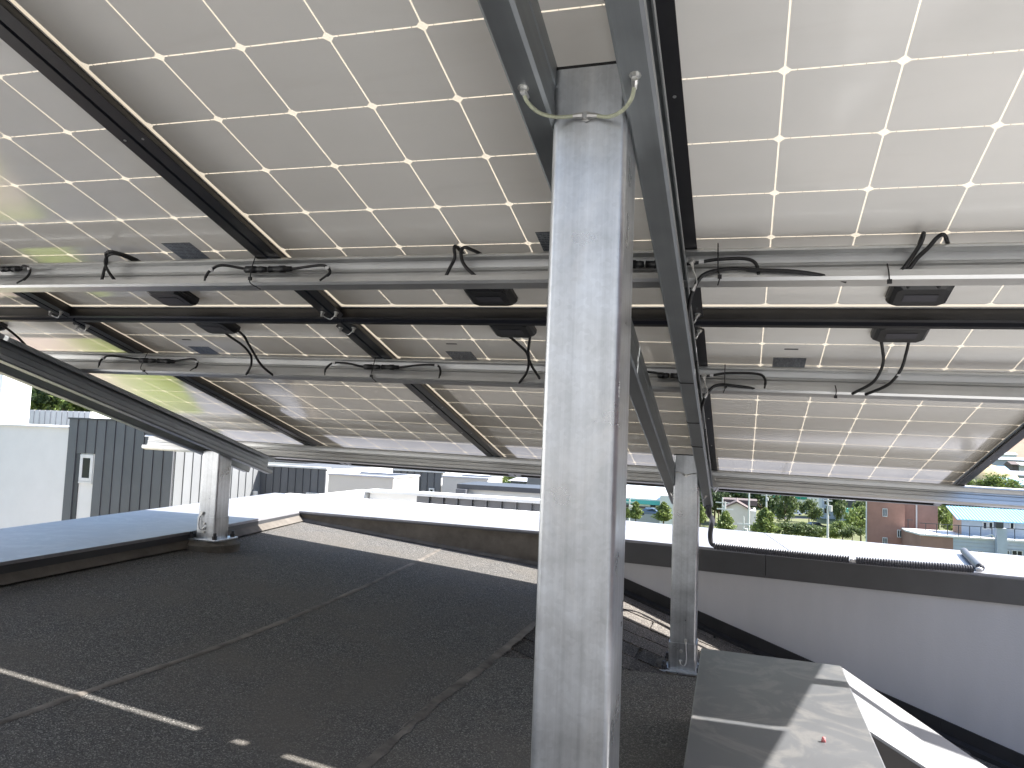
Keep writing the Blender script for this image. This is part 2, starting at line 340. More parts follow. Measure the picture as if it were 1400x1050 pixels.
M_SUNZINC = plain('sunlit_zinc_tone', (0.17,0.178,0.185), 0.55, 0.1, 0.5, 0.05, 1.2, objvar=0.05)  # same dark zinc, lightened to put sunlight into its colour
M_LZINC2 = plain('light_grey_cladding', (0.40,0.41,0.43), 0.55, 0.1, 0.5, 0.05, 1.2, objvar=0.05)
M_ROOFTOP = plain('flat_roof', (0.11,0.118,0.13), 0.8, 0, 0.3, 0.1, 0.8)
M_GLASS = plain('window_glass', (0.015,0.02,0.03), 0.06, 0, 0.5, 0.1, 0.6)
M_WFRAME = plain('window_frame', (0.62,0.62,0.61), 0.5)
M_BRICK = plain('red_brick', (0.36,0.20,0.155), 0.9, 0, 0.2, 0.1, 1.2)
M_BRICK2 = plain('faded_brick', (0.30,0.185,0.15), 0.9, 0, 0.2, 0.14, 0.8)
M_BLUEROOF = plain('blue_metal_roof', (0.28,0.52,0.70), 0.45, 0, 0.5, 0.05, 2)
M_SIDING = plain('pale_siding', (0.42,0.46,0.52), 0.7, 0, 0.3, 0.06, 2)
M_TANSIDE = plain('tan_siding', (0.45,0.30,0.22), 0.8, 0, 0.3, 0.1, 2)
M_TEAL = plain('teal_trim', (0.08,0.42,0.42), 0.5)
M_WHITEROOF = plain('white_metal_roof', (0.62,0.70,0.72), 0.5)
M_GREYFAC = plain('grey_facade', (0.36,0.37,0.40), 0.8)
M_ORANGE = plain('orange_paint', (0.75,0.16,0.04), 0.6)
M_MAUVE = plain('mauve_roof', (0.10,0.075,0.07), 0.85)
M_GREENGLASS = plain('green_glass', (0.02,0.25,0.18), 0.2)
M_POLE = plain('pale_pole', (0.62,0.62,0.60), 0.6, 0.2)
M_BARK = plain('bark', (0.09,0.06,0.04), 0.9)
M_LEAF = [leaf_mat('leaf_bright', (0.09,0.12,0.035), (0.22,0.28,0.085)), leaf_mat('leaf_mid', (0.05,0.075,0.03), (0.13,0.17,0.06)), leaf_mat('leaf_dark', (0.03,0.048,0.022), (0.075,0.11,0.045))]
M_LAWN = plain('lawn', (0.21,0.26,0.05), 0.9, 0, 0.2, 0.25, 3, bump=0.4, bscale=30)
M_PAVER = plain('pink_pavers', (0.46,0.36,0.30), 0.85, 0, 0.2, 0.2, 1.5)
M_ASPHALT = plain('asphalt', (0.06,0.06,0.062), 0.9, 0, 0.2, 0.2, 2)
M_CONC = plain('concrete', (0.11,0.108,0.105), 0.9, 0, 0.2, 0.12, 1.0)
M_TERRAIN = plain('terrain', (0.12,0.13,0.06), 0.95, 0, 0.2, 0.35, 0.03)
M_BROWNHILL = plain('bare_hillside', (0.40,0.28,0.20), 0.95, 0, 0.2, 0.25, 0.05)

# ------------------------------------------------------------------ solar panels
CP = 0.16; CW = 0.1571; CH = 0.0080
PU = 6*CP + 0.0394; MU = 0.0155
FD = 0.035; FT = 0.0022; FL = 0.030
def cell_mesh():
    h = CW/2; k = CH
    o = [(-h+k,-h),(h-k,-h),(h,-h+k),(h,h-k),(h-k,h),(-h+k,h),(-h,h-k),(-h,-h+k)]
    v = [(x,y,0.0008) for x,y in o]
    m = mesh('cell', v, [tuple(reversed(range(8)))]); m.materials.append(M_CELL)
    return m
CELL = cell_mesh()
def jbox_meshes():
    # rounded low box: lid with chamfered rim below a wider foot
    def oct_(x0,x1,y0,y1,c): return [(x0+c,y0),(x1-c,y0),(x1,y0+c),(x1,y1-c),(x1-c,y1),(x0+c,y1),(x0,y1-c),(x0,y0+c)]
    b = MB(); rings = [(oct_(-.062,.062,-.052,.052,.010),0.0012),(oct_(-.062,.062,-.052,.052,.010),0.012),(oct_(-.058,.058,-.048,.048,.010),0.021),(oct_(-.050,.050,-.041,.041,.010),0.027)]
    v = [(x,y,z) for r,z in rings for x,y in r]; f = [tuple(reversed(range(8)))]
    for j in range(3): f += [(j*8+i,j*8+(i+1)%8,(j+1)*8+(i+1)%8,(j+1)*8+i) for i in range(8)]
    f.append(tuple(range(24,32))); b.add(v,f)
    return mesh('junction_box', b.v, b.f), MB().box(-.034,.034,-.016,.016,.0272,.0282), MB().box(-.03,-.012,.050,.058,.004,.016).box(.012,.03,.050,.058,.004,.016)
JB, JPLATE, JLUG = jbox_meshes()
JPL = mesh('rating_plate', JPLATE.v, JPLATE.f); JLG = mesh('hinge_lug', JLUG.v, JLUG.f)
LABEL = (lambda b: mesh('label_sticker', b.v, b.f))(MB().box(-.044,.044,-.042,.042,.0011,.0016))
MARK = (lambda b: mesh('serial_strip', b.v, b.f))(MB().box(-.018,.018,-.0035,.0035,.0011,.0016))
def l_bar(a, b, inward, FL=FL):  # frame bar between two corners, inward normal; local panel coords
    a = Vector(a); b = Vector(b); n = Vector(inward); t = (b-a).normalized()
    m = MB()
    def P(p, k, d): q = p + n*k; return (q.x, q.y, d)
    prof = [(0,-0.006),(0.010,-0.006),(0.010,-0.0045),(FT,-0.0045),(FT,FD-FT),(FL,FD-FT),(FL,FD),(0,FD)]
    v = [P(a + t*0, k, d) for k, d in prof] + [P(b, k, d) for k, d in prof]
    # mitre: pull flange corners inwards
    for i,(k,d) in enumerate(prof):
        pa = a + t*k; pb = b - t*k; v[i] = P(pa, k, d); v[8+i] = P(pb, k, d)
    f = [(i,(i+1)%8,(i+1)%8+8,i+8) for i in range(8)] + [(0,1,2,3),(0,3,4,7),(4,5,6,7),(8,11,10,9),(8,15,12,11),(12,15,14,13)]
    m.add(v,f); return m
COLW = {-2: 'leftmost', -1: 'second from left', 0: 'middle', 1: 'rightmost'}
def panel(k, upper):
    u0 = k*PU
    if upper: v_lo, v_hi, c0 = -0.024, 1.946, 0.0
    else: v_lo, v_hi, c0 = -2.030, -0.046, -2.0035
    org = (u0 + 0.48, (v_lo+v_hi)/2, 0)
    root = empty('solar_panel', mat=AM @ Matrix.Translation(org))
    where = {-2:'far left', -1:'left', 0:'middle', 1:'right'}[k]
    tag(root, f"{where} {'upper' if upper else 'lower'} solar panel, grey back with pale grid, {'above' if upper else 'below'} the black cross joint", 'solar panel', 'solar panels of the array')
    x0, x1 = -0.48-MU, 0.48+MU; y0, y1 = v_lo-org[1], v_hi-org[1]
    sh = mesh('backsheet', [(x0+.002,y0+.002,0),(x1-.002,y0+.002,0),(x1-.002,y1-.002,0),(x0+.002,y1-.002,0)], [(0,3,2,1)])
    obj('backsheet', sh, M_BACK, root)
    cy = c0 - org[1]
    for r in range(12):
        for c in range(6):
            o = obj('cell', CELL, None, root, loc=(-0.48+CP*(c+.5), cy+CP*(r+.5), 0))
    rb = MB()
    for c in range(6):
        for q in range(5):
            x = -0.48+CP*(c+.5)+(q-2)*0.031
            for r in range(1,12): rb.box(x-.0004, x+.0004, cy+CP*r-.003, cy+CP*r+.003, .0002, .0006)
    rb.build('ribbon_wires', M_RIBBON, root)['kind'] = 'stuff'
    recalc(l_bar((x0,y0,0),(x0,y1,0),(1,0,0)).build('frame_bar', M_FRAME, root)); recalc(l_bar((x1,y0,0),(x1,y1,0),(-1,0,0)).build('frame_bar', M_FRAME, root))
    recalc(l_bar((x0,y0,0),(x1,y0,0),(0,1,0),.014).build('frame_bar', M_FRAME, root)); recalc(l_bar((x0,y1,0),(x1,y1,0),(0,-1,0),.014).build('frame_bar', M_FRAME, root))
    jy = (0.088 if upper else -0.122) - org[1]
    j = obj('junction_box', JB, M_PLASTIC, root, loc=(0.0, jy, 0))
    obj('rating_plate', JPL, M_PRINT, j); obj('hinge_lug', JLG, M_PLASTIC, j)
    ly = (0.325 if upper else -0.385) - org[1]; lx = (0.712 if upper else 0.237) - 0.48
    obj('label_sticker', LABEL, M_LABEL, root, loc=(lx, ly, 0))
    if not upper: obj('serial_strip', MARK, M_PRINT, root, loc=(lx, ly+.105, 0))
    for sx in (-1, 1):      # earthing holes / rivets in the frame flange
        for t in (0.18, 0.42, 0.60, 0.82):
            vv, ff = tube_data([(sx*(0.48+MU-.017), y0+(y1-y0)*t, FD-.001), (sx*(0.48+MU-.017), y0+(y1-y0)*t, FD+.0012)], .0028, 8)
            obj('rivet', mesh('rivet', vv, ff), M_BOLT, root)
    return root, org
PANELS = {}
for k in (-2,-1,0,1):
    for up in (True, False): PANELS[(k,up)] = panel(k, up)

# ------------------------------------------------------------------ rails across the slope
def rail(v_near, d0, d1, label):
    root_m = AM @ Matrix.Translation((0, v_near, 0))
    w_ = 0.033; lip = 0.014
    h = d1-d0
    # open polyline from the upper lip round the web to the lower lip (y = -v direction, z = d)
    web = []
    for t, off in ((0.0,0),(.24,0),(.28,.004),(.36,.004),(.40,0),(.60,0),(.64,.004),(.72,.004),(.76,0),(1,0)):
        web.append((-w_+off, d0+h*t))
    poly = [(0,d0+lip*.55),(0,d0+.004),(-.004,d0)] + [(-w_+.004,d0)] + web[1:-1] + [(-w_+.004,d1),(-.004,d1),(0,d1-.004),(0,d1-lip*1.15)]
    out = thicken(poly, 0.0024)
    xs = [-2.07+i*(4.72/8) for i in range(9)]
    o = extrude(out, xs, lambda p, s: (s, p[0], p[1])).build('mounting_rail', M_RAIL, mw=root_m)
    recalc(o)
    return tag(o, label, 'rail', 'galvanised rails under the panels')
rail(1.640, .0355, .106, 'galvanised channel rail of the upper panels, uppermost, past the top of the picture')
R1 = rail(0.338, .0355, .106, 'upper galvanised channel rail carrying cables, just above the black panel joint')
R2 = rail(-0.333, .0355, .106, 'middle galvanised channel rail carrying cables, just below the black panel joint')
R3 = rail(-1.600, .0355, .106, 'lowest galvanised channel rail along the far low edge of the panels')

# ------------------------------------------------------------------ sloping rafters in pairs
def rafter(u_web, side, label):   # side +1: channel opens to the right
    w_ = 0.037; lip = 0.016; hh = 0.079
    def dt(v): return .1065
    poly = [(w_*side, lip), (w_*side, .003), ((w_-.003)*side, 0), (.003*side, 0), (0, .003), (0, hh*.35), (.0015*side, hh*.38), (.0015*side, hh*.62), (0, hh*.65), (0, hh-.003), (.003*side, hh), ((w_-.003)*side, hh), (w_*side, hh-.003), (w_*side, hh-lip)]
    out = thicken(poly, 0.0024*side)
    o = extrude(out, [2.0, 1.0, 0.0, -1.0, -1.66], lambda p, s: (p[0], s, dt(s)+p[1])).build('rafter', M_RAFT, mw=AM @ Matrix.Translation((u_web,0,0)))
    recalc(o)
    return tag(o, label, 'rafter', 'paired steel rafters under the rails')
rafter(0.8585, -1, 'galvanised rafter along the left side of the near post, open to the left')
rafter(0.9610, 1, 'galvanised rafter with a cable strapped along it, right of the near post')
rafter(-1.3900, -1, 'outer left galvanised rafter behind the left rear post')
rafter(-1.2870, 1, 'inner left galvanised rafter sloping down in front of the left rear post')

# ------------------------------------------------------------------ posts
def rsq(h, r, n=7):
    out = []
    for cx, cy, a0 in ((h-r,-h+r,-90),(h-r,h-r,0),(-h+r,h-r,90),(-h+r,-h+r,180)):
        for i in range(n+1):
            a = math.radians(a0+90*i/n); out.append((cx+r*math.cos(a), cy+r*math.sin(a)))
    return out
def sq_tube(z0, z1, h, r):
    o = rsq(h, r); i_ = rsq(h-.004, r-.003); n = len(o); v = []; f = []
    for z in (z0, z1): v += [(x,y,z) for x,y in o]
    for z in (z0, z1): v += [(x,y,z) for x,y in i_]
    for k in range(n):
        q = (k+1)%n
        f += [(k,q,q+n,k+n), (2*n+k,3*n+k,3*n+q,2*n+q), (n+k,n+q,3*n+q,3*n+k)]
    return MB().add(v,f)
def hexbolt(r, h, rod=0.0, rr=0.006):
    m = MB(); vv, ff = tube_data([(0,0,0),(0,0,h)], r, 6); m.add(vv,ff)
    if rod: vv, ff = tube_data([(0,0,h),(0,0,h+rod)], rr, 8); m.add(vv,ff)
    return m
def post(cx, cy, zb, zt, label, seam=True, rim_dark=True):
    p = empty('steel_post', (cx, cy, zb)); H = zt-zb
    t = sq_tube(0.004, H, .05, .0085).build('tube', M_POST, p)
    MB().box(-.0498,.0498,-.0498,.0498, H+.0002, H+.0042).build('rim_shade', M_RUBBER, p)  # black plate standing in for the shade at the open post rim
    s = sq_tube(0.004, .105, .0535, .010).build('sleeve', M_POST, p)
    box('base_plate', -.085,.085,-.085,.085, -.006, .004, M_POST, p, .002)
    for sx in (-1,1):
        for sy in (-1,1):
            b = hexbolt(.012, .016, .014, .0075).build('anchor_bolt', M_DARKMET, p); b.location = (sx*.067, sy*.067, .004)
    for z in (.035,.075):
        b = hexbolt(.007,.005,.003,.004).build('bolt', M_BOLT, p); b.rotation_euler = (math.pi/2,0,0); b.location = (-.005,-.0535,z)
    tag(p, label, 'post', 'square galvanised posts')
    return p
def pad(cx, cy, z0, z1, label, slope=0.0, a=.135):
    b = a*.78; m = MB()
    def ring(h, z, j):
        out = []
        for i in range(16):
            th = 2*math.pi*(i+.5)/16; c, s = math.cos(th), math.sin(th); k = h/max(abs(c),abs(s),.83*(abs(c)+abs(s))/1.16)
            out.append((k*c*(1+j*random.uniform(-1,1)), k*s*(1+j*random.uniform(-1,1)), z + slope*k*c*(1 if z < 0 else 0)))
        return out
    v = ring(a, z0-z1-.02, .03)+ring(a*.985, (z0-z1)*.35, .02)+ring(b, -.004, .02)+ring(b*.9, 0, .0)
    f = [(j*16+i,j*16+(i+1)%16,(j+1)*16+(i+1)%16,(j+1)*16+i) for j in range(3) for i in range(16)]+[tuple(range(48,64))]
    m.add(v,f); o = m.build('mortar_pad', M_MORTAR, None, smooth=True, loc=(cx,cy,z1))
    e = o.modifiers.new('es', 'EDGE_SPLIT'); e.split_angle = math.radians(40)
    return tag(o, label, 'mortar pad', 'mortar pads under the posts')
XC = -0.2012; XL = -2.461; YR = 3.152
post(XC, 1.008, -0.674, 0.500, 'large near square steel post in the middle of the picture')
post(XL, YR, -0.533, -0.112, 'short square steel post at the left rear, beside the pale parapet')
post(XC-.010, YR, -0.872, -0.035, 'slim-looking square steel post at the right rear, in front of the grey wall')
pad(XC, 1.008, -0.712, -0.680, 'mortar pad under the near post, below the picture edge')
pad(XL, YR, -0.585, -0.539, 'brown mortar pad under the left rear post')
pad(XC-.010, YR, -0.91, -0.878, 'mortar pad under the right rear post', -0.31, .105)

# ------------------------------------------------------------------ house roof under the array
ZP = -0.50
def zL(x): return -0.565 - 0.08*(x+2.6)
def zS(x): return -0.715 - 0.31*(x+0.78)
LI = [(-2.30,-2.6),(-2.49,2.07),(-2.537,3.138),(-2.667,4.235)]
def zD(x, y): return zL(x)+0.003*math.sin(3.1*x+1.7*y)*math.sin(2.3*y)
nx, ny = 10, 40
pv = []; pf = []
for j in range(ny+1):
    y = -2.6+ (4.30+2.6)*j/ny
    for i in range(nx+1):
        x = -2.72 + (2.72-0.78)*i/nx
        pv.append((x, y, zD(x, y)))
for j in range(ny):
    for i in range(nx): a = j*(nx+1)+i; pf.append((a,a+1,a+nx+2,a+nx+1))
roof = tag(obj('roof_deck', mesh('roof_deck', pv, pf, True), M_DECK), kind='structure')
tag(roof, 'flat roof covered in dark granulated sheet')
# near platform right of the ridge
tag(MB().hexa([(-.785,-2.6,-1.3),(.20,-2.6,-1.3),(.20,2.50,-1.3),(-.785,2.45,-1.3)], [(-.785,-2.6,-.718),(.20,-2.6,-.714),(.20,2.50,-.712),(-.785,2.45,-.716)]).build('roof_platform', M_DECK), kind='structure')
# lap seams: thin uneven strips
def strip(name, pts, w_, zf, mat, parent, h=.004):
    P = spline([Vector((x,y,0)) for x,y in pts], 14); v = []; f = []
    for i, p in enumerate(P):
        t = (P[min(i+1,len(P)-1)]-P[max(i-1,0)]).normalized(); n = Vector((-t.y,t.x,0))
        k = w_*(1+random.uniform(-.22,.22)); q = p+n*random.uniform(-.002,.002)
        for s_ in (-k, k):
            r_ = q+n*s_/2; v.append((r_.x, r_.y, zf(r_.x, r_.y)-.0005))
        r_ = q; v.append((r_.x, r_.y, zf(r_.x, r_.y)+h+random.uniform(0,.001)))
    for i in range(len(P)-1): a = i*3; f += [(a,a+2,a+5,a+3),(a+2,a+1,a+4,a+5)]
    return obj(name, mesh(name, v, f, True), mat, parent)
zl2 = lambda x, y: zD(x, y)+.0012
strip('lap_seam', [(-1.40,-2.0),(-1.44,.4),(-1.52,1.29),(-1.49,2.0),(-1.53,2.9),(-1.60,3.72),(-1.66,4.19)], .024, zl2, M_SEAM, roof, .0012)
strip('lap_seam', [(-.775,-2.0),(-.77,.4),(-.775,1.40),(-.79,1.9),(-.775,2.30),(-.775,2.47),(-.775,3.2),(-.77,4.1)], .045, lambda x, y: -.7145, M_SEAM, roof, .003)
# shingle slope
slope = tag(obj('shingle_slope', mesh('shingle_slope', [(-.785,2.2,zS(-.785)-.012),(3.05,2.2,zS(3.05)-.012),(3.05,4.25,zS(3.05)-.012),(-.785,4.25,zS(-.785)-.012)], [(0,1,2,3)]), M_SHINGLE), kind='structure')
tag(obj('bounce_roof', mesh('bounce_roof', [(.19,-3.25,-1.45),(3.05,-3.25,-1.5),(3.05,2.199,-1.5),(.19,2.199,-1.45)], [(0,1,2,3)]), M_BOUNCEROOF), kind='structure')  # unseen pale roof, added to bounce light onto the right-hand panels
sm = MB().hexa([(0,0,-.012),(.398,0,-.012),(.398,.185,-.016),(0,.185,-.016)], [(0,0,.0),(.398,0,.0),(.398,.185,-.0045),(0,.185,-.0045)])
SH = mesh('shingle', sm.v, sm.f)
for r in range(11):
    for c in range(5):
        x = -.775 + .40*c - (.13, 0, .26)[r % 3] + random.uniform(-.015,.015); y = 2.42+.163*r
        if x < -.80: x = -.775
        o = obj('shingle', SH, M_SHINGLE, slope, loc=(x, y, zS(x)+random.uniform(0,.0016)))
        o.rotation_euler = (0, math.atan(.31), random.uniform(-.012,.012))
# parapets
def poly_sheet(mb, poly, z1, z0): return mb.prism(poly, z0, z1)
A_ = (-1.0,4.12); C_ = (-2.667,4.235); Co = (-3.60,5.34); Ao = (-1.30,5.165); B_ = (3.3,3.48); Bo = (3.6,4.20)
def lerp(a,b,t): return (a[0]+(b[0]-a[0])*t, a[1]+(b[1]-a[1])*t)
par_l = tag(empty('parapet', (-2.9,2,ZP)), 'wide pale metal-capped parapet along the left side of the roof', 'parapet')
par_b = tag(empty('parapet', (0.0,4.5,ZP)), 'long bright metal-capped parapet across the back of the roof, conduit lying on it', 'parapet')
def part(mb, name, mat, root, smooth=False):
    o = mb.build(name, mat, root, smooth); o.matrix_parent_inverse = Matrix.Translation(-root.location); return o
LO = [(-2.72,-2.6),(-3.26,2.69),(-3.425,4.016),Co]
for a, b in ((0,.5),(.5,1)):
    pi0, pi1 = lerp(LI[0],LI[1],a), lerp(LI[0],LI[1],b); po0, po1 = lerp(LO[0],LO[1],a), lerp(LO[0],LO[1],b)
    part(MB().prism([pi0, pi1 if b<1 else LI[1], po1 if b<1 else LO[1], po0], ZP-.012, ZP-(.0 if a else .0005)), 'coping_sheet', M_COPING, par_l)
part(MB().prism([LI[1],LI[2],LI[3],(Co[0]+.004,Co[1]-.004),LO[2],LO[1]], ZP-.012, ZP+.0006), 'coping_sheet', M_COPING, par_l)
def wallseg(root, name, mat, a, b, z0, z1, off, th, z0b=None):
    d = Vector((b[0]-a[0], b[1]-a[1])).normalized(); n = Vector((d.y, -d.x))   # to the right of a->b
    p = [(a[0]+n.x*off, a[1]+n.y*off), (b[0]+n.x*off, b[1]+n.y*off), (b[0]+n.x*(off-th), b[1]+n.y*(off-th)), (a[0]+n.x*(off-th), a[1]+n.y*(off-th))]
    zb = z0 if z0b is None else z0b
    mb = MB().hexa([(p[0][0],p[0][1],z0),(p[1][0],p[1][1],zb),(p[2][0],p[2][1],zb),(p[3][0],p[3][1],z0)], [(q[0],q[1],z1) for q in p])
    o = part(mb, name, mat, root); recalc(o); return o
for i in range(3):
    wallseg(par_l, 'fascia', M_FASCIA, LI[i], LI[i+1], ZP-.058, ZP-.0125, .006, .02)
    wallseg(par_l, 'upstand', M_UPSTAND, LI[i], LI[i+1], ZP-.30, ZP-.059, -.004, .05)
    wallseg(par_l, 'outer_wall', M_WHITEWALL, LO[i+1], LO[i], -9, ZP-.013, .0, .2)
# cant strip at the foot of the upstand
ct = MB()
for i in range(3):
    a, b = LI[i], LI[i+1]; ct.add([(a[0]-.01,a[1],zL(a[0])+.045),(b[0]-.01,b[1],zL(b[0])+.045),(b[0]+.045,b[1],zL(b[0])+.004),(a[0]+.045,a[1],zL(a[0])+.004)], [(0,1,2,3)])
part(ct, 'cant_strip', M_UPSTAND, par_l)
# back parapet
J1 = .2925; J2 = .62
def inn(t): return lerp(A_,B_,t)
def out_(t): return lerp(Ao,Bo,t)
part(MB().prism([C_,A_,Ao,Co], ZP-.012, ZP), 'coping_sheet', M_COPING, par_b)
for t0, t1 in ((.0,J1-.0006),(J1+.0006,J2-.0006),(J2+.0006,1)):
    part(MB().prism([inn(t0),inn(t1),out_(t1),out_(t0)], ZP-.012, ZP-.0006), 'coping_sheet', M_COPING, par_b)
wallseg(par_b, 'upstand', M_UPSTAND, C_, A_, ZP-.34, ZP-.020, -.004, .05)
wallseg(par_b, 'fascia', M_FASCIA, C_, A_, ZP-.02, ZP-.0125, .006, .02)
ct = MB().add([(C_[0],C_[1]+.0,zL(C_[0])+.018),(A_[0],A_[1]+.0,zL(A_[0])+.018),(A_[0],A_[1]-.022,zL(A_[0])+.003),(C_[0],C_[1]-.022,zL(C_[0])+.003)], [(0,3,2,1)])
part(ct, 'cant_strip', M_UPSTAND, par_b)
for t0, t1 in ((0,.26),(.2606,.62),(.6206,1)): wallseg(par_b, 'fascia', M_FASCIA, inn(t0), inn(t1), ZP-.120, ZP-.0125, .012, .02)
wallseg(par_b, 'rendered_wall', M_STUCCO, A_, B_, -2.6, ZP-.110, -.002, .2)
wallseg(par_b, 'outer_wall', M_WHITEWALL, Co, Ao, -9, ZP-.0125, -.2, -.2+.0); 
wallseg(par_b, 'outer_wall', M_WHITEWALL, Ao, Bo, -9, ZP-.0125, .2, .2)
d = Vector((B_[0]-A_[0],B_[1]-A_[1])).normalized()
def onwall(x): t = (x-A_[0])/(B_[0]-A_[0]); return lerp(A_,B_,t)
fl = MB()
for k in range(6):
    xa = -.80+.55*k; xb = xa+.549; pa = onwall(xa); pb = onwall(xb)
    fl.hexa([(pa[0],pa[1]-.012,zS(xa)-.02),(pb[0],pb[1]-.012,zS(xb)-.02),(pb[0],pb[1]+.02,zS(xb)-.02),(pa[0],pa[1]+.02,zS(xa)-.02)], [(pa[0],pa[1]-.012,zS(xa)+.075),(pb[0],pb[1]-.012,zS(xb)+.075),(pb[0],pb[1]+.02,zS(xb)+.075),(pa[0],pa[1]+.02,zS(xa)+.075)])
    fl.hexa([(pa[0],pa[1]-.05,zS(xa)-.01),(pb[0],pb[1]-.05,zS(xb)-.01),(pb[0],pb[1]-.013,zS(xb)-.01),(pa[0],pa[1]-.013,zS(xa)-.01)], [(pa[0],pa[1]-.05,zS(xa)+.012),(pb[0],pb[1]-.05,zS(xb)+.012),(pb[0],pb[1]-.013,zS(xb)+.02),(pa[0],pa[1]-.013,zS(xa)+.02)])
part(fl, 'base_flashing', M_FLASH, par_b)
# the house below the roof so that nothing floats
tag(MB().box(-2.75,3.0,-3.2,4.3,-9.0,-1.95).build('own_house', M_WHITEWALL), 'white rendered body of the house under the roof', 'building')

# ------------------------------------------------------------------ metal hood at the lower right
hood = tag(empty('vent_hood', (0.08,1.6,-.7)), 'grey sheet-metal hood half in sun at the lower right, in front of the grey wall', 'vent hood')
b = MB().hexa([(-.085,.3,-.72),(.235,.3,-.72),(.243,2.085,-.72),(-.095,2.10,-.72)], [(-.07,.3,-.525),(.236,.3,-.525),(.243,2.08,-.525),(-.095,2.098,-.525)])
o = part(b, 'top_cover', M_HOOD, hood); bv = o.modifiers.new('b','BEVEL'); bv.width = .003; bv.segments = 2
part(MB().hexa([(.2455,2.088,-.537),(.2390,1.65,-.537),(.490,1.66,-.675),(.665,1.66,-.712)], [(.2455,2.088,-.531),(.2390,1.65,-.531),(.490,1.66,-.669),(.665,1.66,-.706)]), 'side_flap', M_FLAP, hood)
recalc(hood.children[1])
part(MB().add([(.2392,1.649,-.5375),(.490,1.659,-.6755),(.665,1.659,-.7125),(.665,1.659,-1.25),(.2392,1.649,-1.1),(.2392,1.655,-.5375),(.490,1.665,-.6755),(.665,1.665,-.7125),(.665,1.665,-1.25),(.2392,1.655,-1.1)], [(4,3,2,1,0),(5,6,7,8,9),(0,1,6,5),(1,2,7,6),(2,3,8,7),(3,4,9,8),(4,0,5,9)]), 'side_skirt', M_SKIRT, hood)
part(MB().box(.2385,.2435,.3,1.648,-1.05,-.540), 'side_skirt', M_SKIRT, hood)
rd = MB(); vv, ff = tube_data([(.150,1.53,-.527),(.150,1.53,-.517)], [.0045,.003], 8); rd.add(vv,ff)
tag(rd.build('sealant_blob', plain('red_sealant',(.42,.13,.13),.6), smooth=True), 'tiny red blob on the sunlit part of the metal hood', 'blob')

# ------------------------------------------------------------------ cables, connectors, ties, earth wires
CABLES = 'black cables along the rails'
def A(pts, dv=0.0): return [arr(u, v+dv, d_) for u, v, d_ in pts]
def cable(name, pts, label, r=.0036, cat='cable', mat=None, group=CABLES, n=8):
    o = tube(name, A(pts), r, mat or M_RUBBER, None, n)
    return tag(o, label, cat, group)
def connector_set(cl, cc, cr, label, dv=-.018):
    c0 = arr(cc[0][0], cc[0][1]+dv, cc[0][2]); c1 = arr(cc[1][0], cc[1][1]+dv, cc[1][2])
    root = empty('cable_connector', c0); tag(root, label, 'cable connector', 'plug connectors clipped in the rails')
    inv = Matrix.Translation(-c0)
    def p(o): o.matrix_parent_inverse = inv; return o
    ax = c1-c0; P = lambda t: c0+ax*t
    if ax.length > .03:
        for t0, t1 in ((0,.47),(.51,1)):
            tt = [0,.06,.061,.5,.501,.72,.721,1]; rr = [.0065,.0072,.0092,.0092,.0078,.0078,.0088,.0066]
            if t0: rr = rr[::-1]
            p(MB().tube([P(t0+(t1-t0)*k) for k in tt], rr, 10).build('plug', M_PLASTIC, root, True))
    def lead(l):
        return [arr(u, v+(dv if i in (len(l)-1,) else -.006), d_) for i,(u,v,d_) in enumerate(l)]
    if cl: p(tube('lead', lead(cl), .0036, M_RUBBER, root))
    if cr: p(tube('lead', list(reversed(lead(list(reversed(cr))))), .0036, M_RUBBER, root))
    for l in (cl, cr):
        if l and len(l) > 3:
            q = A([l[-3] if l is cl else l[2]], -.006)[0]
            p(MB().tube([q+AU*-.005, q+AU*.005], .0050, 8).build('tape_mark', M_TAPE, root))
    return root
def tie(pts, label):
    o = MB().tube(spline(A(pts, .006), 5), .0014, 5).build('cable_tie', M_RUBBER); 
    q = A([pts[min(2,len(pts)-1)]], .006)[0]
    o2 = MB().box(-.004,.004,-.003,.003,-.004,.004).build('tie_head', M_RUBBER, o); o2.location = q
    return tag(o, label, 'cable tie', 'black cable ties on the rails')
v1 = .345; v2 = -.327
connector_set([(-.942,v1,.041),(-.90,v1,.043)], [(-.90,v1,.045),(-.83,v1,.045)], [(-.83,v1,.043),(-.806,v1,.043),(-.781,v1,.053),(-.776,v1,.071),(-.787,v1,.086),(-.806,v1,.097)], 'black plug and lead in the upper rail at the left picture edge')
connector_set([(-.188,v1,.097),(-.189,v1,.082),(-.179,v1,.065),(-.150,v1,.053),(-.087,v1,.058)], [(-.089,v1,.060),(.045,v1,.060)], [(.045,v1,.060),(.132,v1,.058),(.154,v1,.066),(.162,v1,.080),(.141,v1,.100)], 'black plug pair in the upper rail at the long sloping panel joint')
connector_set([(.85,v1,.075),(.870,v1,.068),(.882,v1,.065)], [(.870,v1,.062),(.945,v1,.064)], [(.945,v1,.066),(1.001,v1,.070),(1.024,v1,.066),(1.055,v1,.061),(1.107,v1,.060),(1.130,v1,.071),(1.137,v1,.098)], 'black plug pair in the upper rail behind the cabled rafter')
connector_set([(-1.165,v2,.097),(-1.168,v2,.074),(-1.157,v2,.058),(-1.123,v2,.049),(-1.004,v2,.054)], [(-1.003,v2,.058),(-.848,v2,.060)], [(-.848,v2,.058),(-.764,v2,.053),(-.739,v2,.064),(-.737,v2,.083),(-.757,v2,.098)], 'black plug pair in the middle rail above the left rear post')
connector_set([(-.217,v2,.100),(-.221,v2,.080),(-.212,v2,.065),(-.194,v2,.054),(-.144,v2,.055),(-.088,v2,.062)], [(-.088,v2,.061),(.038,v2,.060)], [(.038,v2,.061),(.113,v2,.055),(.175,v2,.054),(.191,v2,.072),(.192,v2,.099)], 'black plug pair in the middle rail left of the near post')
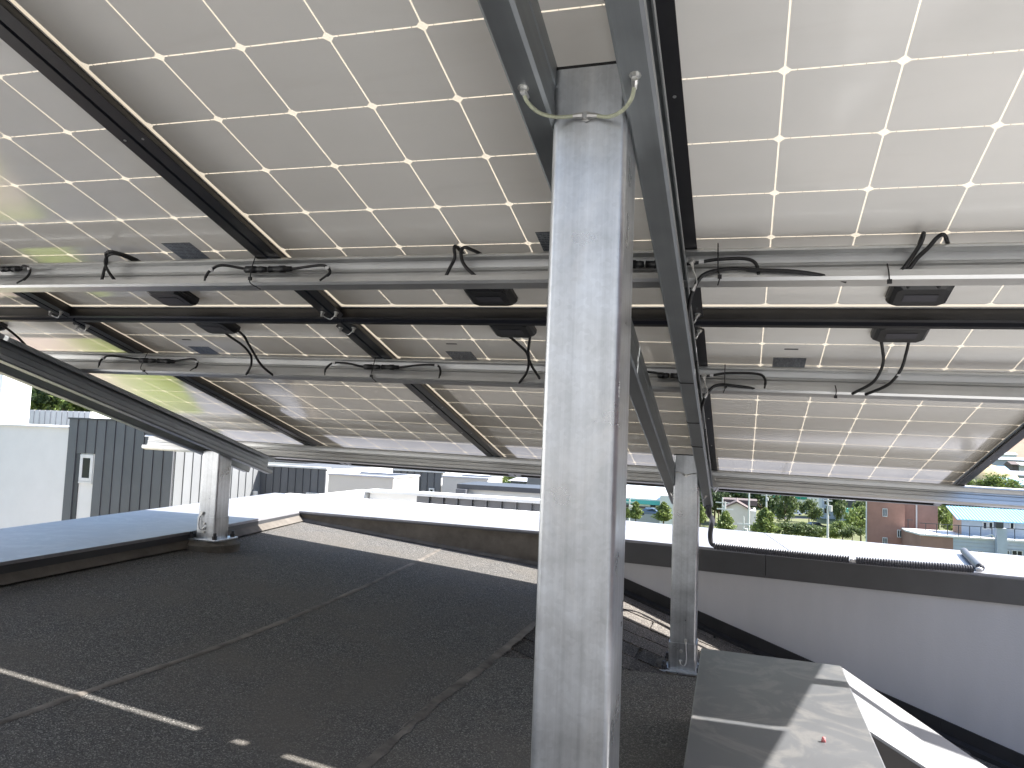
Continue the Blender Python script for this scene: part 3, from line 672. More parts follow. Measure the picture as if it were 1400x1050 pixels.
connector_set([(.84,v2,.058),(.87,v2,.061),(.884,v2,.063)], [(.872,v2,.063),(.945,v2,.064)], [(.945,v2,.066),(.994,v2,.067),(1.026,v2,.064),(1.068,v2,.056),(1.150,v2,.056),(1.171,v2,.072),(1.170,v2,.100)], 'black plug pair in the middle rail behind the cabled rafter')
tie([(-.048,v1,.033),(-.050,v1,.069),(-.047,v1,.098),(-.042,v1,.111),(-.010,v1,.127)], 'black cable tie on the upper rail at the plug pair by the long sloping joint')
tie([(1.056,v1,.030),(1.058,v1,.087),(1.062,v1,.107),(1.059,v1,.126)], 'black cable tie on the upper rail just right of the cabled rafter')
tie([(1.369,v1,.083),(1.371,v1,.098),(1.372,v1,.121)], 'short black cable tie on the upper rail under the right junction box')
tie([(-.953,v2,.036),(-.964,v2,.095),(-.945,v2,.108),(-.924,v2,.120)], 'black cable tie on the middle rail at the far left plug pair')
tie([(-.039,v2,.036),(-.041,v2,.072),(-.041,v2,.101),(-.019,v2,.121)], 'black cable tie on the middle rail at the plug pair left of the near post')
tie([(1.062,v2,.034),(1.063,v2,.085),(1.066,v2,.100),(1.060,v2,.120)], 'black cable tie on the middle rail just right of the cabled rafter')
tie([(1.351,v2,.088),(1.354,v2,.102),(1.352,v2,.121)], 'tiny black cable tie loop on the middle rail at the right')
# leads of the upper junction boxes looping over the rail
def lead(pts, label): return cable('panel_lead', pts, label, .0040)
def up(l): return [(u, .30 if d_ < .035 and i == 0 else v, d_) for i,(u,v,d_) in enumerate(l)]
lead([(-.46,.10,.020),(-.443,.30,.020),(-.476,.362,.021),(-.508,.36,.022),(-.514,v1,.037),(-.518,v1-.005,.066),(-.525,v1-.015,.100)], 'left-hand lead of the pair looping over the upper rail at the far left')
lead([(-.44,.10,.020),(-.450,.30,.023),(-.476,.355,.023),(-.509,.352,.026),(-.516,v1,.046),(-.495,v1-.005,.073),(-.467,v1-.015,.100)], 'right-hand lead of the pair looping over the upper rail at the far left')
lead([(.50,.10,.022),(.490,.29,.025),(.482,.36,.027),(.479,v1,.049),(.468,v1-.005,.075),(.454,v1-.015,.102)], 'left-hand lead of the pair looping over the upper rail left of the near post')
lead([(.53,.10,.022),(.535,.29,.025),(.518,.355,.033),(.500,.355,.029),(.493,v1,.040),(.506,v1-.005,.068),(.548,v1-.015,.102)], 'right-hand lead of the pair looping over the upper rail left of the near post')
lead([(1.45,.10,.022),(1.435,.29,.022),(1.431,.362,.026),(1.430,.352,.036),(1.421,v1,.053),(1.408,v1,.075),(1.393,v1-.01,.092),(1.360,v1-.02,.104)], 'left-hand lead of the pair looping over the upper rail at the right')
lead([(1.51,.10,.022),(1.490,.28,.022),(1.472,.35,.032),(1.464,.36,.028),(1.455,.352,.031),(1.442,v1,.047),(1.423,v1,.068),(1.406,v1-.01,.089),(1.370,v1-.02,.105)], 'right-hand lead of the pair looping over the upper rail at the right')
lead([(-.516,-.158,.020),(-.509,-.186,.026),(-.479,-.214,.042),(-.471,-.241,.052),(-.471,-.269,.065),(-.486,-.297,.086),(-.525,-.335,.104)], 'left lead hanging from the left lower junction box to the middle rail')
lead([(-.454,-.149,.020),(-.447,-.178,.028),(-.448,-.208,.042),(-.444,-.237,.059),(-.434,-.266,.083),(-.428,-.296,.095),(-.418,-.335,.104)], 'right lead hanging from the left lower junction box to the middle rail')
lead([(.460,-.174,.020),(.475,-.204,.027),(.499,-.234,.045),(.500,-.265,.068),(.486,-.295,.089),(.456,-.335,.104)], 'left lead hanging from the lower junction box beside the near post')
lead([(.522,-.172,.020),(.507,-.223,.049),(.504,-.274,.065),(.521,-.330,.090)], 'right lead hanging from the lower junction box beside the near post')
lead([(1.443,-.172,.020),(1.451,-.203,.033),(1.457,-.233,.050),(1.453,-.264,.069),(1.438,-.294,.089),(1.395,-.335,.106)], 'left lead hanging from the right lower junction box to the middle rail')
lf = lead([(1.506,-.170,.020),(1.505,-.201,.038),(1.499,-.232,.068),(1.485,-.263,.089),(1.468,-.294,.098),(1.428,-.335,.107)], 'right lead with a white tag, hanging from the right lower junction box')
q = arr(1.494,-.247,.077); tg = MB().tube([q+AN*-.007+AV*.002, q+AN*.007-AV*.002], .0052, 8).build('tape_mark', M_TAPE, lf)
q2 = arr(1.479,-.246,.069); ft = MB().add([q2+AU*-.010+AN*-.005, q2+AU*.010+AN*-.004, q2+AU*.010+AN*.008, q2+AU*-.010+AN*.007, q2+AU*-.010+AN*-.005+AV*.0008, q2+AU*.010+AN*-.004+AV*.0008, q2+AU*.010+AN*.008+AV*.0008, q2+AU*-.010+AN*.007+AV*.0008], [(0,1,2,3),(7,6,5,4),(0,4,5,1),(1,5,6,2),(2,6,7,3),(3,7,4,0)]).build('tag_flag', M_TAPE, lf)
for u_, v_, d_, o_ in ((-.475,-.228,.047,-3),(.503,-.245,.055,-2)):
    pass
# trunk cable: along the upper rail, down the open side of the cabled rafter, out as a drop to the parapet
cable('trunk_cable', [(1.30,v1-.02,.106),(1.258,v1-.008,.100),(1.202,v1,.094),(1.140,v1,.090),(1.093,v1,.086),(1.058,v1,.089),(1.029,v1,.100),(1.012,v1-.01,.124),(1.003,v1-.03,.148),(.997,.24,.156),(.994,.0,.156),(.993,-.25,.155),(.993,-.6,.155),(.993,-1.1,.155),(.992,-1.62,.155)], 'black cable strapped along the right side of the right rafter', .0042)
cable('branch_cable', [(1.17,v2-.015,.104),(1.129,v2-.004,.099),(1.083,v2,.095),(1.056,v2,.093),(1.033,v2,.100),(1.017,v2-.005,.119),(1.006,v2-.015,.142),(.999,-.40,.150),(.996,-.60,.152)], 'black cable curving from the middle rail onto the right rafter', .0042)
cable('drop_cable', [(-1.35, -0.035, 0.05), (-1.33, -0.061, 0.055), (-1.333, -0.114, 0.065), (-1.33, -0.151, 0.08), (-1.328, -0.184, 0.1)], 'black cable crossing behind the inner left rafter at the left picture edge', .0042)
def strap(v, label):
    db = .1865; dt_ = .1075
    P = [arr(.9595,v,dt_+.02),arr(.9595,v,db-.003),arr(.963,v,db+.0018),arr(.994,v,db+.0018),arr(.9985,v,db-.004),arr(1.000,v,dt_+.045),arr(.9995,v,dt_+.02)]
    return tag(MB().tube(P, .0021, 6).build('cable_strap', M_RUBBER), label, 'cable tie', 'black straps round the right rafter')
strap(-.06, 'black strap round the right rafter at the black panel joint')
strap(-.40, 'black strap round the right rafter just below the middle rail')
strap(-.66, 'lower black strap round the right rafter')
# grey conduit from the end of the rafter to the parapet, corrugated conduits on top
P0 = arr(.982,-1.63,.165)
tag(tube('drop_conduit', [P0, P0+Vector((.002,.03,-.06)), Vector((-.135,3.86,-.35)), Vector((-.145,3.93,-.43)), Vector((-.135,3.935,-.475)), Vector((-.10,3.925,-.482)), Vector((-.06,3.915,-.483))], .0125, M_CONDUIT, n=12), 'dark grey conduit hanging from the right rafter end and bending onto the parapet', 'conduit')
def corrugated(name, pts, label, r=.0165):
    P = spline(pts, 40); L_ = sum((P[i+1]-P[i]).length for i in range(len(P)-1)); n = int(L_/.0036)
    pos = []; acc = 0; seg = 0; step = L_/n; out = [P[0]]
    i = 0; left = step; cur = P[0].copy()
    while i < len(P)-1 and len(out) < n:
        dv = P[i+1]-cur; l = dv.length
        if l >= left: cur = cur+dv.normalized()*left; out.append(cur.copy()); left = step
        else: left -= l; cur = P[i+1].copy(); i += 1
    rr = [r if (k//1) % 3 else r*.80 for k in range(len(out))]
    return tag(MB().tube(out, rr, 12).build(name, M_CONDUIT), label, 'conduit', 'grey conduits on the parapet')
zc = ZP+.0165
corrugated('corrugated_conduit', [(-.125,3.925,zc),(.02,3.90,zc),(.158,3.858,zc+.001),(.33,3.828,zc),(.478,3.805,zc)], 'longer corrugated grey conduit on the back parapet, near the right rear post')
corrugated('corrugated_conduit', [(.503,3.80,zc),(.62,3.788,zc+.001),(.74,3.792,zc),(.86,3.79,zc+.002),(.975,3.805,zc)], 'corrugated grey conduit on the back parapet, second towards the right')
tag(tube('short_conduit', [(1.11,4.50,zc),(1.075,4.28,zc),(1.035,4.00,zc),(1.018,3.87,zc)], .0175, M_CONDUIT, n=12), 'short smooth conduit lying across the back parapet at the right end', 'conduit', 'grey conduits on the parapet')
for (x,y,z,l) in ((.490,3.803,zc,'pale tape at the gap between the two corrugated conduits'),(1.005,3.835,zc,'pale tape at the right end of the conduits')):
    t = MB().tube([(x-.013,y+.002,z-.004),(x,y,z-.003),(x+.013,y-.002,z-.005)], [.006,.010,.007], 8).build('tape_wrap', M_TAPE, smooth=True); tag(t, l, 'tape', 'pale tape on the conduits')

# earth wires
def screw(root, p, n, inv):
    m = MB(); m.tube([p, p+n*.0015], .0075, 10); m.tube([p+n*.0015, p+n*.006], .0050, 6)
    o = m.build('screw', M_BOLT, root); o.matrix_parent_inverse = inv; return o
def earth_wire(pts, ends, label, r=.0026, mat=None, group='earth wires'):
    root = empty('earth_wire', pts[0]); inv = Matrix.Translation(-Vector(pts[0])); tag(root, label, 'earth wire', group)
    o = tube('wire', pts, r, mat or M_GREENWIRE, root); o.matrix_parent_inverse = inv
    for p, n in ends:
        screw(root, Vector(p), Vector(n).normalized(), inv)
    for a, b in ((0,1),(-1,-2)):
        p = Vector(pts[a]); q = Vector(pts[b]); d_ = (q-p).normalized()
        l = MB().tube([p, p+d_*.006, p+d_*.014], [.0042,.0042,.003], 8).build('lug', M_BOLT, root); l.matrix_parent_inverse = inv
    return root
def atw(x, z, Y): k = Y/.952; return Vector((x*k, Y, z*k))
sL = arr(.837,1.022,.1867); sR = arr(.979,1.027,.1867); mid = atw(-.205,.431,.951)
earth_wire([sL+AN*.006, atw(-.291,.470,.890), atw(-.285,.456,.897), atw(-.268,.440,.915), atw(-.245,.432,.938), atw(-.220,.431,.950), atw(-.209,.431,.951)], [(sL, AN), (mid+Vector((0,.005,0)), (0,-1,0))], 'left half of the pale green earth wire at the top of the near post')
earth_wire([sR+AN*.006, atw(-.141,.467,.888), atw(-.145,.447,.900), atw(-.157,.432,.925), atw(-.174,.426,.945), atw(-.191,.429,.951), atw(-.202,.430,.951)], [(sR, AN)], 'right half of the pale green earth wire at the top of the near post')
yr = YR-.05
m2 = Vector((XC-.010, yr-.003, -.115)); a2 = arr(.838,-1.42,.1867); b2 = arr(.980,-1.42,.1867)
earth_wire([a2, a2+Vector((.01,-.01,-.02)), a2+Vector((.03,-.02,-.022)), m2+Vector((-.045,-.004,.002)), m2+Vector((-.02,0,.010)), m2], [(a2,AN),(m2,(0,-1,0))], 'left half of the thin earth wire at the top of the right rear post', .0016, M_BOLT)
earth_wire([b2, b2+Vector((-.01,-.01,-.018)), b2+Vector((-.03,-.02,-.018)), m2+Vector((.045,-.004,.0)), m2+Vector((.02,0,.008)), m2], [(b2,AN)], 'right half of the thin earth wire at the top of the right rear post', .0016, M_BOLT)
m3 = Vector((XC+.002, yr-.004, -.755))
earth_wire([m3, m3+Vector((.003,-.006,-.03)), m3+Vector((.005,-.010,-.075)), m3+Vector((-.004,-.010,-.095)), m3+Vector((-.018,-.008,-.088)), m3+Vector((-.022,-.006,-.075))], [(m3,(0,-1,0))], 'short loop of earth wire at the foot of the right rear post', .0018, M_TAPE)
m4 = Vector((XL-.022, yr-.005, -.41))
earth_wire([m4, m4+Vector((-.008,-.008,-.03)), m4+Vector((-.004,-.010,-.07)), m4+Vector((.012,-.009,-.078)), m4+Vector((.02,-.006,-.065))], [(m4,(0,-1,0))], 'short dark loop of earth wire at the foot of the left rear post', .0018, M_DARKMET)
for k, nm in ((0,'the long sloping joint left of the near post'),(-1,'the sloping joint at the far left')):
    uc = k*PU-.0195
    for s, wd in ((1,'upper'),(-1,'lower')):
        vv_ = -.029 + s*.055
        a = arr(uc-.022, vv_, FD+.001); b = arr(uc+.022, vv_, FD+.001); mm = arr(uc, vv_-.022*s*0-.012, FD+.018)
        earth_wire([a, a+AN*.008, (a+mm)/2+AN*.006, mm, (b+mm)/2+AN*.006, b+AN*.008, b], [(a,AN),(b,AN)], f'{wd} thin jumper wire at {nm}', .0015, M_BOLT)
uc = PU-.0195
for s, wd in ((1,'upper'),(-1,'lower')):
    a = arr(uc+.022, -.029+s*.05, FD+.001)
    earth_wire([a, a+AN*.008-AU*.003, a+AN*.018-AU*.008-AV*.012, a+AN*.010-AU*.018-AV*.026], [(a,AN)], f'{wd} thin jumper wire on the black frames beside the cabled rafter', .0015, M_BOLT)
for (u_,v_) in ((1.006,.36),(1.006,-.31),(1.006,-1.57)):
    a = arr(u_,v_,.075); nm = {.36:'upper',-.31:'middle',-1.57:'lowest'}[v_]
    earth_wire([a, a+AN*.02+AU*.004, a+AN*.045+AU*.012-AV*.006, a+AN*.062+AU*.004-AV*.01], [(a,AV)], f'thin wire tying the {nm} rail to the right rafter', .0015, M_BOLT)

# ------------------------------------------------------------------ terrain, lawn, streets
def sstep(a,b,x): t = max(0,min(1,(x-a)/(b-a))); return t*t*(3-2*t)
def zT(x,y):
    s = y - max(0,-x-5)*0.9
    z = -9 - 15*sstep(35,150,s)
    r = math.hypot(x,y)
    z += 75*sstep(330,900,r)
    if x < 0: z += 26*sstep(45,150,-x*.9+y*.15)*sstep(-40,40,y)
    z += 52*sstep(45,170,x-.22*y)  # right-hand rise, extended out of view to block low sky light
    return z
tv = []; tf = []
xs = sorted(set([-1200,-900,-650,-450,-330]+list(range(-260,261,20))+[330,450,650,900,1200])); ys = sorted(set([-1200,-800,-400,-200,-100]+list(range(-60,441,20))+[500,600,750,950,1200,1500]))
for y in ys:
    for x in xs: tv.append((x,y,zT(x,y) + (random.uniform(-.6,.6) if abs(x)+abs(y) > 140 else 0)))
nxx = len(xs)
for j in range(len(ys)-1):
    for i in range(nxx-1): a = j*nxx+i; tf.append((a,a+1,a+nxx+1,a+nxx))
tag(obj('terrain', mesh('terrain', tv, tf, True), M_TERRAIN), kind='structure')
def flat(name, poly, z, mat): return tag(obj(name, mesh(name, [(x,y,z) for x,y in poly], [tuple(range(len(poly)))]), mat), kind='structure')
flat('paved_yard', [(-30,-6),(-3.2,-6),(-3.2,21),(-30,21)], -8.96, M_PAVER)
flat('lawn', [(-19.3,9.5),(-15.2,9.5),(-15.6,21),(-19.6,21)], -8.92, M_LAWN)
flat('lawn', [(-17.4,3.0),(-13.5,3.0),(-13.5,8.6),(-17.4,8.6)], -8.92, M_LAWN)
flat('bounce_yard', [(-3.2,-30),(60,-30),(60,6.5),(-3.2,6.5)], -8.95, M_CONC)  # unseen ground, added to set the light bounced from below
flat('street', [(-3.2,6.5),(40,6.5),(40,30),(-3.2,30)], -8.94, M_ASPHALT)

# ------------------------------------------------------------------ buildings
def house_root(name, loc, label, group=None): return tag(empty(name, loc), label, 'building', group)
def hp(mb, name, mat, root, inv=None, smooth=False):
    o = mb.build(name, mat, root, smooth); o.matrix_parent_inverse = Matrix.Translation(-root.location); return o
def seam_panels(root, x0, x1, y, z0, z1, n, mat, skip=None, zskip=None):   # standing seam cladding on a face towards -y
    w_ = (x1-x0)/n
    for i in range(n):
        a = x0+w_*i; zz = z0
        if skip and i in skip: zz = zskip
        hp(MB().box(a+.012,a+w_-.012,y-.05,y,zz,z1).box(a+w_-.02,a+w_-.0005,y-.085,y-.0505,zz,z1), 'cladding_panel', mat, root)
def seam_side(root, x, y0, y1, z0, z1, n, mat):   # face towards +x
    w_ = (y1-y0)/n
    for i in range(n):
        a = y0+w_*i
        hp(MB().box(x,x+.05,a+.012,a+w_-.012,z0,z1).box(x+.0505,x+.085,a+w_-.02,a+w_-.0005,z0,z1), 'cladding_panel', mat, root)
def window(root, x0, x1, y, z0, z1, fm=None, mull=1, th=.05, depth=.06):
    m = MB().box(x0,x0+th,y-depth,y,z0,z1).box(x1-th,x1,y-depth,y,z0,z1).box(x0+th,x1-th,y-depth,y,z0,z0+th).box(x0+th,x1-th,y-depth,y,z1-th,z1)
    for k in range(mull):
        c = x0+(x1-x0)*(k+1)/(mull+1); m.box(c-th*.5,c+th*.5,y-depth*.9,y,z0+th,z1-th)
    f = hp(m, 'window', fm or M_WFRAME, root)
    g = MB().box(x0+th*.5,x1-th*.5,y-.02,y-.004,z0+th*.5,z1-th*.5).build('pane', M_GLASS, f)
    return f
# house beside the roof: white block and dark standing-seam block
Y1 = 22.0
h1 = house_root('house', (-21,24,-9), 'modern white and dark-clad house beyond the left parapet')
hp(MB().box(-40,-23.70,Y1,31,-9,-.22), 'wall', M_WHITEWALL, h1)
hp(MB().box(-40.05,-23.70,Y1-.06,31.05,-.22,-.16), 'coping', M_WFRAME, h1)
hp(MB().box(-44,-30.35,24.6,26.0,-.16,3.6), 'upper_wall', M_WHITEWALL, h1)
hp(MB().box(-23.69,-18.95,Y1,26.9,-9,.13), 'clad_core', M_WHITEWALL, h1)
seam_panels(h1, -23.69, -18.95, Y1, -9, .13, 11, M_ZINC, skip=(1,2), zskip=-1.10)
seam_side(h1, -18.95, Y1, 26.9, -9, .13, 11, M_SUNZINC)  # sunlit side of the dark block, sun painted in as a paler zinc
hp(MB().box(-23.72,-18.85,Y1-.09,26.95,.13,.19), 'clad_coping', M_ZINCTRIM, h1)
window(h1, -23.06, -22.47, Y1+.0, -2.10, -1.14, mull=0, th=.12, depth=.04)
hp(MB().box(-23.06,-22.45,Y1-.05,Y1-.001,-2.18,-2.11), 'sill', M_WFRAME, h1)
hp(MB().box(-23.25,-23.07,Y1-.04,Y1-.001,-9,-1.11), 'reveal', M_ZINCTRIM, h1)
# pale low clad block behind
h1b = house_root('house', (-30,34,-9), 'low pale standing-seam block behind the white house at the far left')
a0 = atY(37,560,34); a1 = atY(125,563,34)
hp(MB().box(a0.x-4,a1.x,34,40,-9,a0.z), 'wall', M_WHITEWALL, h1b)
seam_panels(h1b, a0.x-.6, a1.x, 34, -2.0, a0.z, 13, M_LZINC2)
# canopy on the side of the dark block
cn = tag(empty('glass_canopy', (-19,21,-1)), 'small glass canopy with a grey edge, left of the left rear post', 'canopy')
c0 = atY(214,612,20.5); c1 = atY(281,615,20.5)
hp(MB().box(c0.x,c1.x+.8,20.4,20.5,c0.z-.04,c0.z+.03), 'edge_beam', M_POLE, cn)
hp(MB().hexa([(c0.x+.15,20.52,c0.z+.03),(c1.x+.8,20.52,c0.z+.03),(c1.x+.8,21.9,c0.z+.42),(c0.x+.15,21.9,c0.z+.42)],[(c0.x+.15,20.52,c0.z+.05),(c1.x+.8,20.52,c0.z+.05),(c1.x+.8,21.9,c0.z+.44),(c0.x+.15,21.9,c0.z+.44)]), 'glass_sheet', M_SIDING, cn)
# unseen houses added for light: behind and left bounce it, right blocks low sky
def neighbour(x0,x1,y0,y1,zt,label,wins,wm=None):
    h = house_root('house', ((x0+x1)/2,(y0+y1)/2,-9), label, 'unseen houses added around the roof for light')
    hp(MB().box(x0,x1,y0,y1,-9,zt), 'wall', wm or M_GREIGE, h); hp(MB().box(x0-.06,x1+.06,y0-.06,y1+.06,zt,zt+.12), 'coping', M_ZINCTRIM, h)
    for (wx,wy,wz,ax) in wins:
        m = MB().box(wx,wx+1.2,y1+.002,y1+.05,wz,wz+1.3) if ax == 'y' else MB().box(x1+.002,x1+.05,wy,wy+1.2,wz,wz+1.3)
        hp(m, 'window', M_GLASS, h)
neighbour(-17,6,-16,-7,3.2,'long pale unseen house added behind the viewer to bounce light',[(-9,0,-1.2,'y'),(-4,0,-1.2,'y'),(1,0,-1.2,'y'),(-4,0,-4.5,'y')])
neighbour(-18,-8.5,-6,4.0,4.2,'pale unseen house added left of the roof to bounce light',[(0,-3,-1.2,'x'),(0,1.0,-1.2,'x'),(0,-3,-4.5,'x')],M_WHITEWALL)
neighbour(8.5,17,-12,19,3.6,'brick unseen house added right of the roof to block low sky',[(10,0,-1.2,'y'),(13,0,-1.2,'y')],M_BRICK2)
# second dark-clad house
h2 = house_root('house', (-17.5,29,-9), 'dark standing-seam house behind the left rear post, right of the cladding toned as sunlit')
m0 = atY(356,636,27); m1 = atY(447,640,27); zt = m0.z
hp(MB().box(m0.x,m1.x,27,33,-9,zt-.02), 'wall', M_WHITEWALL, h2)
seam_panels(h2, m0.x, m1.x, 27, -9, zt, 9, M_ZINC)
hp(MB().box(m0.x-.02,m1.x+.06,26.9,27.2,zt-.02,zt+.05), 'coping', M_WFRAME, h2)
hp(MB().box(m0.x,m1.x,27.21,33.1,zt-.02,zt), 'roof', M_ROOFTOP, h2)
hp(MB().box(m0.x-.30,m0.x-.05,26.6,26.95,zt-1.02,zt+.1), 'white_trim', M_WFRAME, h2)
hp(MB().box(m0.x-.30,m0.x+.25,26.5,26.59,zt-1.2,zt-1.02), 'white_trim', M_WFRAME, h2)
w0 = atY(421,673,27)
hp(MB().box(w0.x,w0.x+.5,26.85,26.949,w0.z-.5,w0.z), 'vent_cover', M_WFRAME, h2)
h2b = house_root('house', (-16,38,-9), 'white house whose shaded top shows just under the lowest rail, left half')
b0 = atY(364,631,36); b1 = atY(482,640,36)
hp(MB().box(b0.x,b1.x,36,42,-9,b0.z), 'wall', M_WHITEWALL, h2b)
hp(MB().box(b0.x-.05,b1.x+.05,35.95,42,b0.z,b0.z+.08), 'coping', M_ZINCTRIM, h2b)
b2_ = atY(545,640,37)
hp(MB().box(b1.x+.01,b2_.x,37,42,-9,b0.z-.02), 'wing_wall', M_WHITEWALL, h2b)
seam_panels(h2b, b1.x+.02, b2_.x, 37, -9, b0.z-.03, 10, M_ZINC)
window(h2b, atY(495,640,37).x, atY(505,640,37).x, 36.9, b0.z-1.0, b0.z-.1)
# cream blocks
def cream(px0, px1, py, Y, depth, label, group='cream rendered houses'):
    p = atY(px0,py,Y); q = atY(px1,py,Y); h = house_root('house', ((p.x+q.x)/2,Y+depth/2,-9), label, group)
    hp(MB().box(p.x,q.x,Y,Y+depth,-9,p.z), 'wall', M_CREAM, h)
    hp(MB().box(p.x-.03,q.x+.03,Y-.03,Y+.22,p.z,p.z+.05).box(p.x-.03,q.x+.03,Y+depth-.2,Y+depth+.03,p.z,p.z+.05).box(q.x-.2,q.x+.03,Y+.22,Y+depth-.2,p.z,p.z+.05).box(p.x-.03,p.x+.2,Y+.22,Y+depth-.2,p.z,p.z+.05), 'coping', M_GREYFAC, h)
    hp(MB().box(p.x+.201,q.x-.201,Y+.221,Y+depth-.201,p.z,p.z+.01), 'roof', M_ROOFTOP, h)
    return h, p, q
hc, p, q = cream(449,538,649,22,2.0, 'cream house with a sunlit right side, left of the dark-clad block in the middle')
h3 = house_root('house', (-10,30,-9), 'narrow dark standing-seam block between the two cream houses')
p = atY(540,643,28); q = atY(604,647,28)
hp(MB().box(p.x,q.x,28,34,-9,p.z-.03), 'wall', M_WHITEWALL, h3); seam_panels(h3, p.x, q.x, 28, -9, p.z, 7, M_ZINC); hp(MB().box(p.x-.03,q.x+.2,27.9,28.2,p.z,p.z+.07), 'coping', M_WFRAME, h3); hp(MB().box(p.x,q.x,28.21,34,p.z-.03,p.z), 'roof', M_ROOFTOP, h3)
w0 = atY(588,667,28); window(h3, w0.x, w0.x+.22, 27.94, w0.z-.35, w0.z, mull=0)
hc2, p, q = cream(605,667,652,27,1.8, 'cream house with a sunlit right side, next to the near post')
h4 = house_root('house', (-12,42,-9), 'pale block with a blue-grey front peeping above the second cream house')
p = atY(545,641,40); q = atY(622,641,40)
hp(MB().box(p.x,q.x,40,46,-9,p.z), 'wall', M_WHITEWALL, h4); hp(MB().box(p.x,q.x+.3,39.9,46,p.z,p.z+.1), 'coping', M_ZINCTRIM, h4)
# nearest neighbour: low dark parapet with its flat roof
h5 = house_root('house', (-2.5,12,-9), 'nearest neighbouring flat roof with a low dark-clad parapet just beyond the back parapet')
p = atY(571,678,9.5); q = atY(760,691,9.5)
p.z += .03
hp(MB().box(p.x,-1.95,9.5,9.7,-9,p.z-.04), 'wall', M_WHITEWALL, h5)
seam_panels(h5, p.x, -1.95, 9.5, -9, p.z-.02, 11, M_ZINC)
hp(MB().box(p.x-.03,-1.95,9.38,9.72,p.z-.02,p.z+.02), 'coping', M_WFRAME, h5)
hp(MB().box(p.x,-1.95,9.701,13.7,-9,p.z-.9), 'roof', M_ROOFTOP, h5)
p2 = atY(627,668,13.9); p3 = atY(652,669,14)
hp(MB().box(p3.x-.35,-2.8,14,15,-9,p3.z), 'roof_box', M_WHITEWALL, h5)
hp(MB().box(p3.x-.38,-2.8,13.9,15.05,p3.z,p3.z+.09), 'roof_box_coping', M_ZINCTRIM, h5)
hp(MB().box(p2.x,p2.x+.20,13.75,13.89,-9,p3.z), 'dark_return', M_ZINC, h5)
h6 = house_root('house', (-5,10.5,-9), 'white-edged low roof with a pale blue shaded inner face, left of the dark low parapet')
p = atY(506,671,10.3); q = atY(571,678,10.3)
hp(MB().box(p.x,q.x+.1,10.3,10.5,-9,p.z-.02), 'wall', M_WHITEWALL, h6)
hp(MB().box(p.x-.03,q.x+.1,10.22,10.52,p.z-.02,p.z+.02), 'coping', M_WFRAME, h6)
hp(MB().box(p.x-.30,p.x-.04,9.0,10.6,-9,p.z-.01), 'side_parapet', M_WHITEWALL, h6)
# pavilion roof and dark block near the middle post
pv_ = house_root('pavilion', atY(708,655,60), 'small grey hipped roof just left of the near post')
a = atY(694,657,60); b = atY(722,660,60); c = atY(706,651,60)
hp(MB().add([(a.x,60,a.z),(b.x,60,a.z),(b.x,63,a.z),(a.x,63,a.z),(c.x,61.5,c.z)], [(0,1,4),(1,2,4),(2,3,4),(3,0,4),(3,2,1,0)]), 'roof', M_GREYFAC, pv_)
hp(MB().box(a.x+.2,b.x-.2,60.2,62.8,-20,a.z-.01), 'wall', M_ZINCTRIM, pv_)
h7 = house_root('house', atY(730,650,50), 'dark block right beside the near post in the distance')
a = atY(721,650,50); hp(MB().box(a.x,a.x+3,50,53,-20,a.z), 'wall', M_ZINC, h7); hp(MB().box(a.x-.05,a.x+3,49.9,53,a.z,a.z+.08), 'coping', M_ZINCTRIM, h7)

# --- right-hand background
def gz(x,y): return zT(x,y)
# long hall with white roof and teal trim
hl = house_root('hall', atY(880,690,150), 'long hall with a white roof and teal edge, left of the right rear post')
a = atY(820,672,150); b = atY(903,686,150); zr = atY(848,680,150).z; ze = atY(903,687,150).z
zb = -24
hp(MB().box(a.x-40,b.x,150,175,zb,ze-.3), 'wall', M_GREYFAC, hl)
hp(MB().box(a.x-40,b.x+.1,149.2,150,ze-.5,ze+.3), 'teal_edge', M_TEAL, hl)
hp(MB().hexa([(a.x-40,149.2,ze+.3),(b.x+.3,149.2,ze+.3),(b.x+.3,176,ze+.3),(a.x-40,176,ze+.3)], [(a.x-40,149.2,ze+.6),(b.x+.3,149.2,ze+.6),(b.x+.3,166,ze+2.4),(a.x-40,166,ze+2.4)]), 'roof', M_WHITEROOF, hl)
hp(MB().box(b.x+.11,b.x+3.2,148,176,zb,ze+1.5), 'end_wall', M_WHITEWALL, hl)
s0 = atY(864,688,149.8); s1 = atY(889,692,149.8)
hp(MB().box(s0.x,s1.x,149.6,149.9,s1.z-.1,s1.z+.7), 'sign_board', M_WFRAME, hl); hp(MB().box(s0.x-3,s1.x+.2,149.5,149.9,s1.z-.45,s1.z-.11), 'maroon_band', M_MAUVE, hl)
s0 = atY(846,694,149); hp(MB().box(s0.x,s0.x+.9,148.6,149.9,s0.z-.4,s0.z+1.0), 'orange_panel', M_ORANGE, hl)
window(hl, atY(890,690,149.8).x, atY(896,690,149.8).x, 149.9, s1.z-.1, s1.z+.5, M_MAUVE)
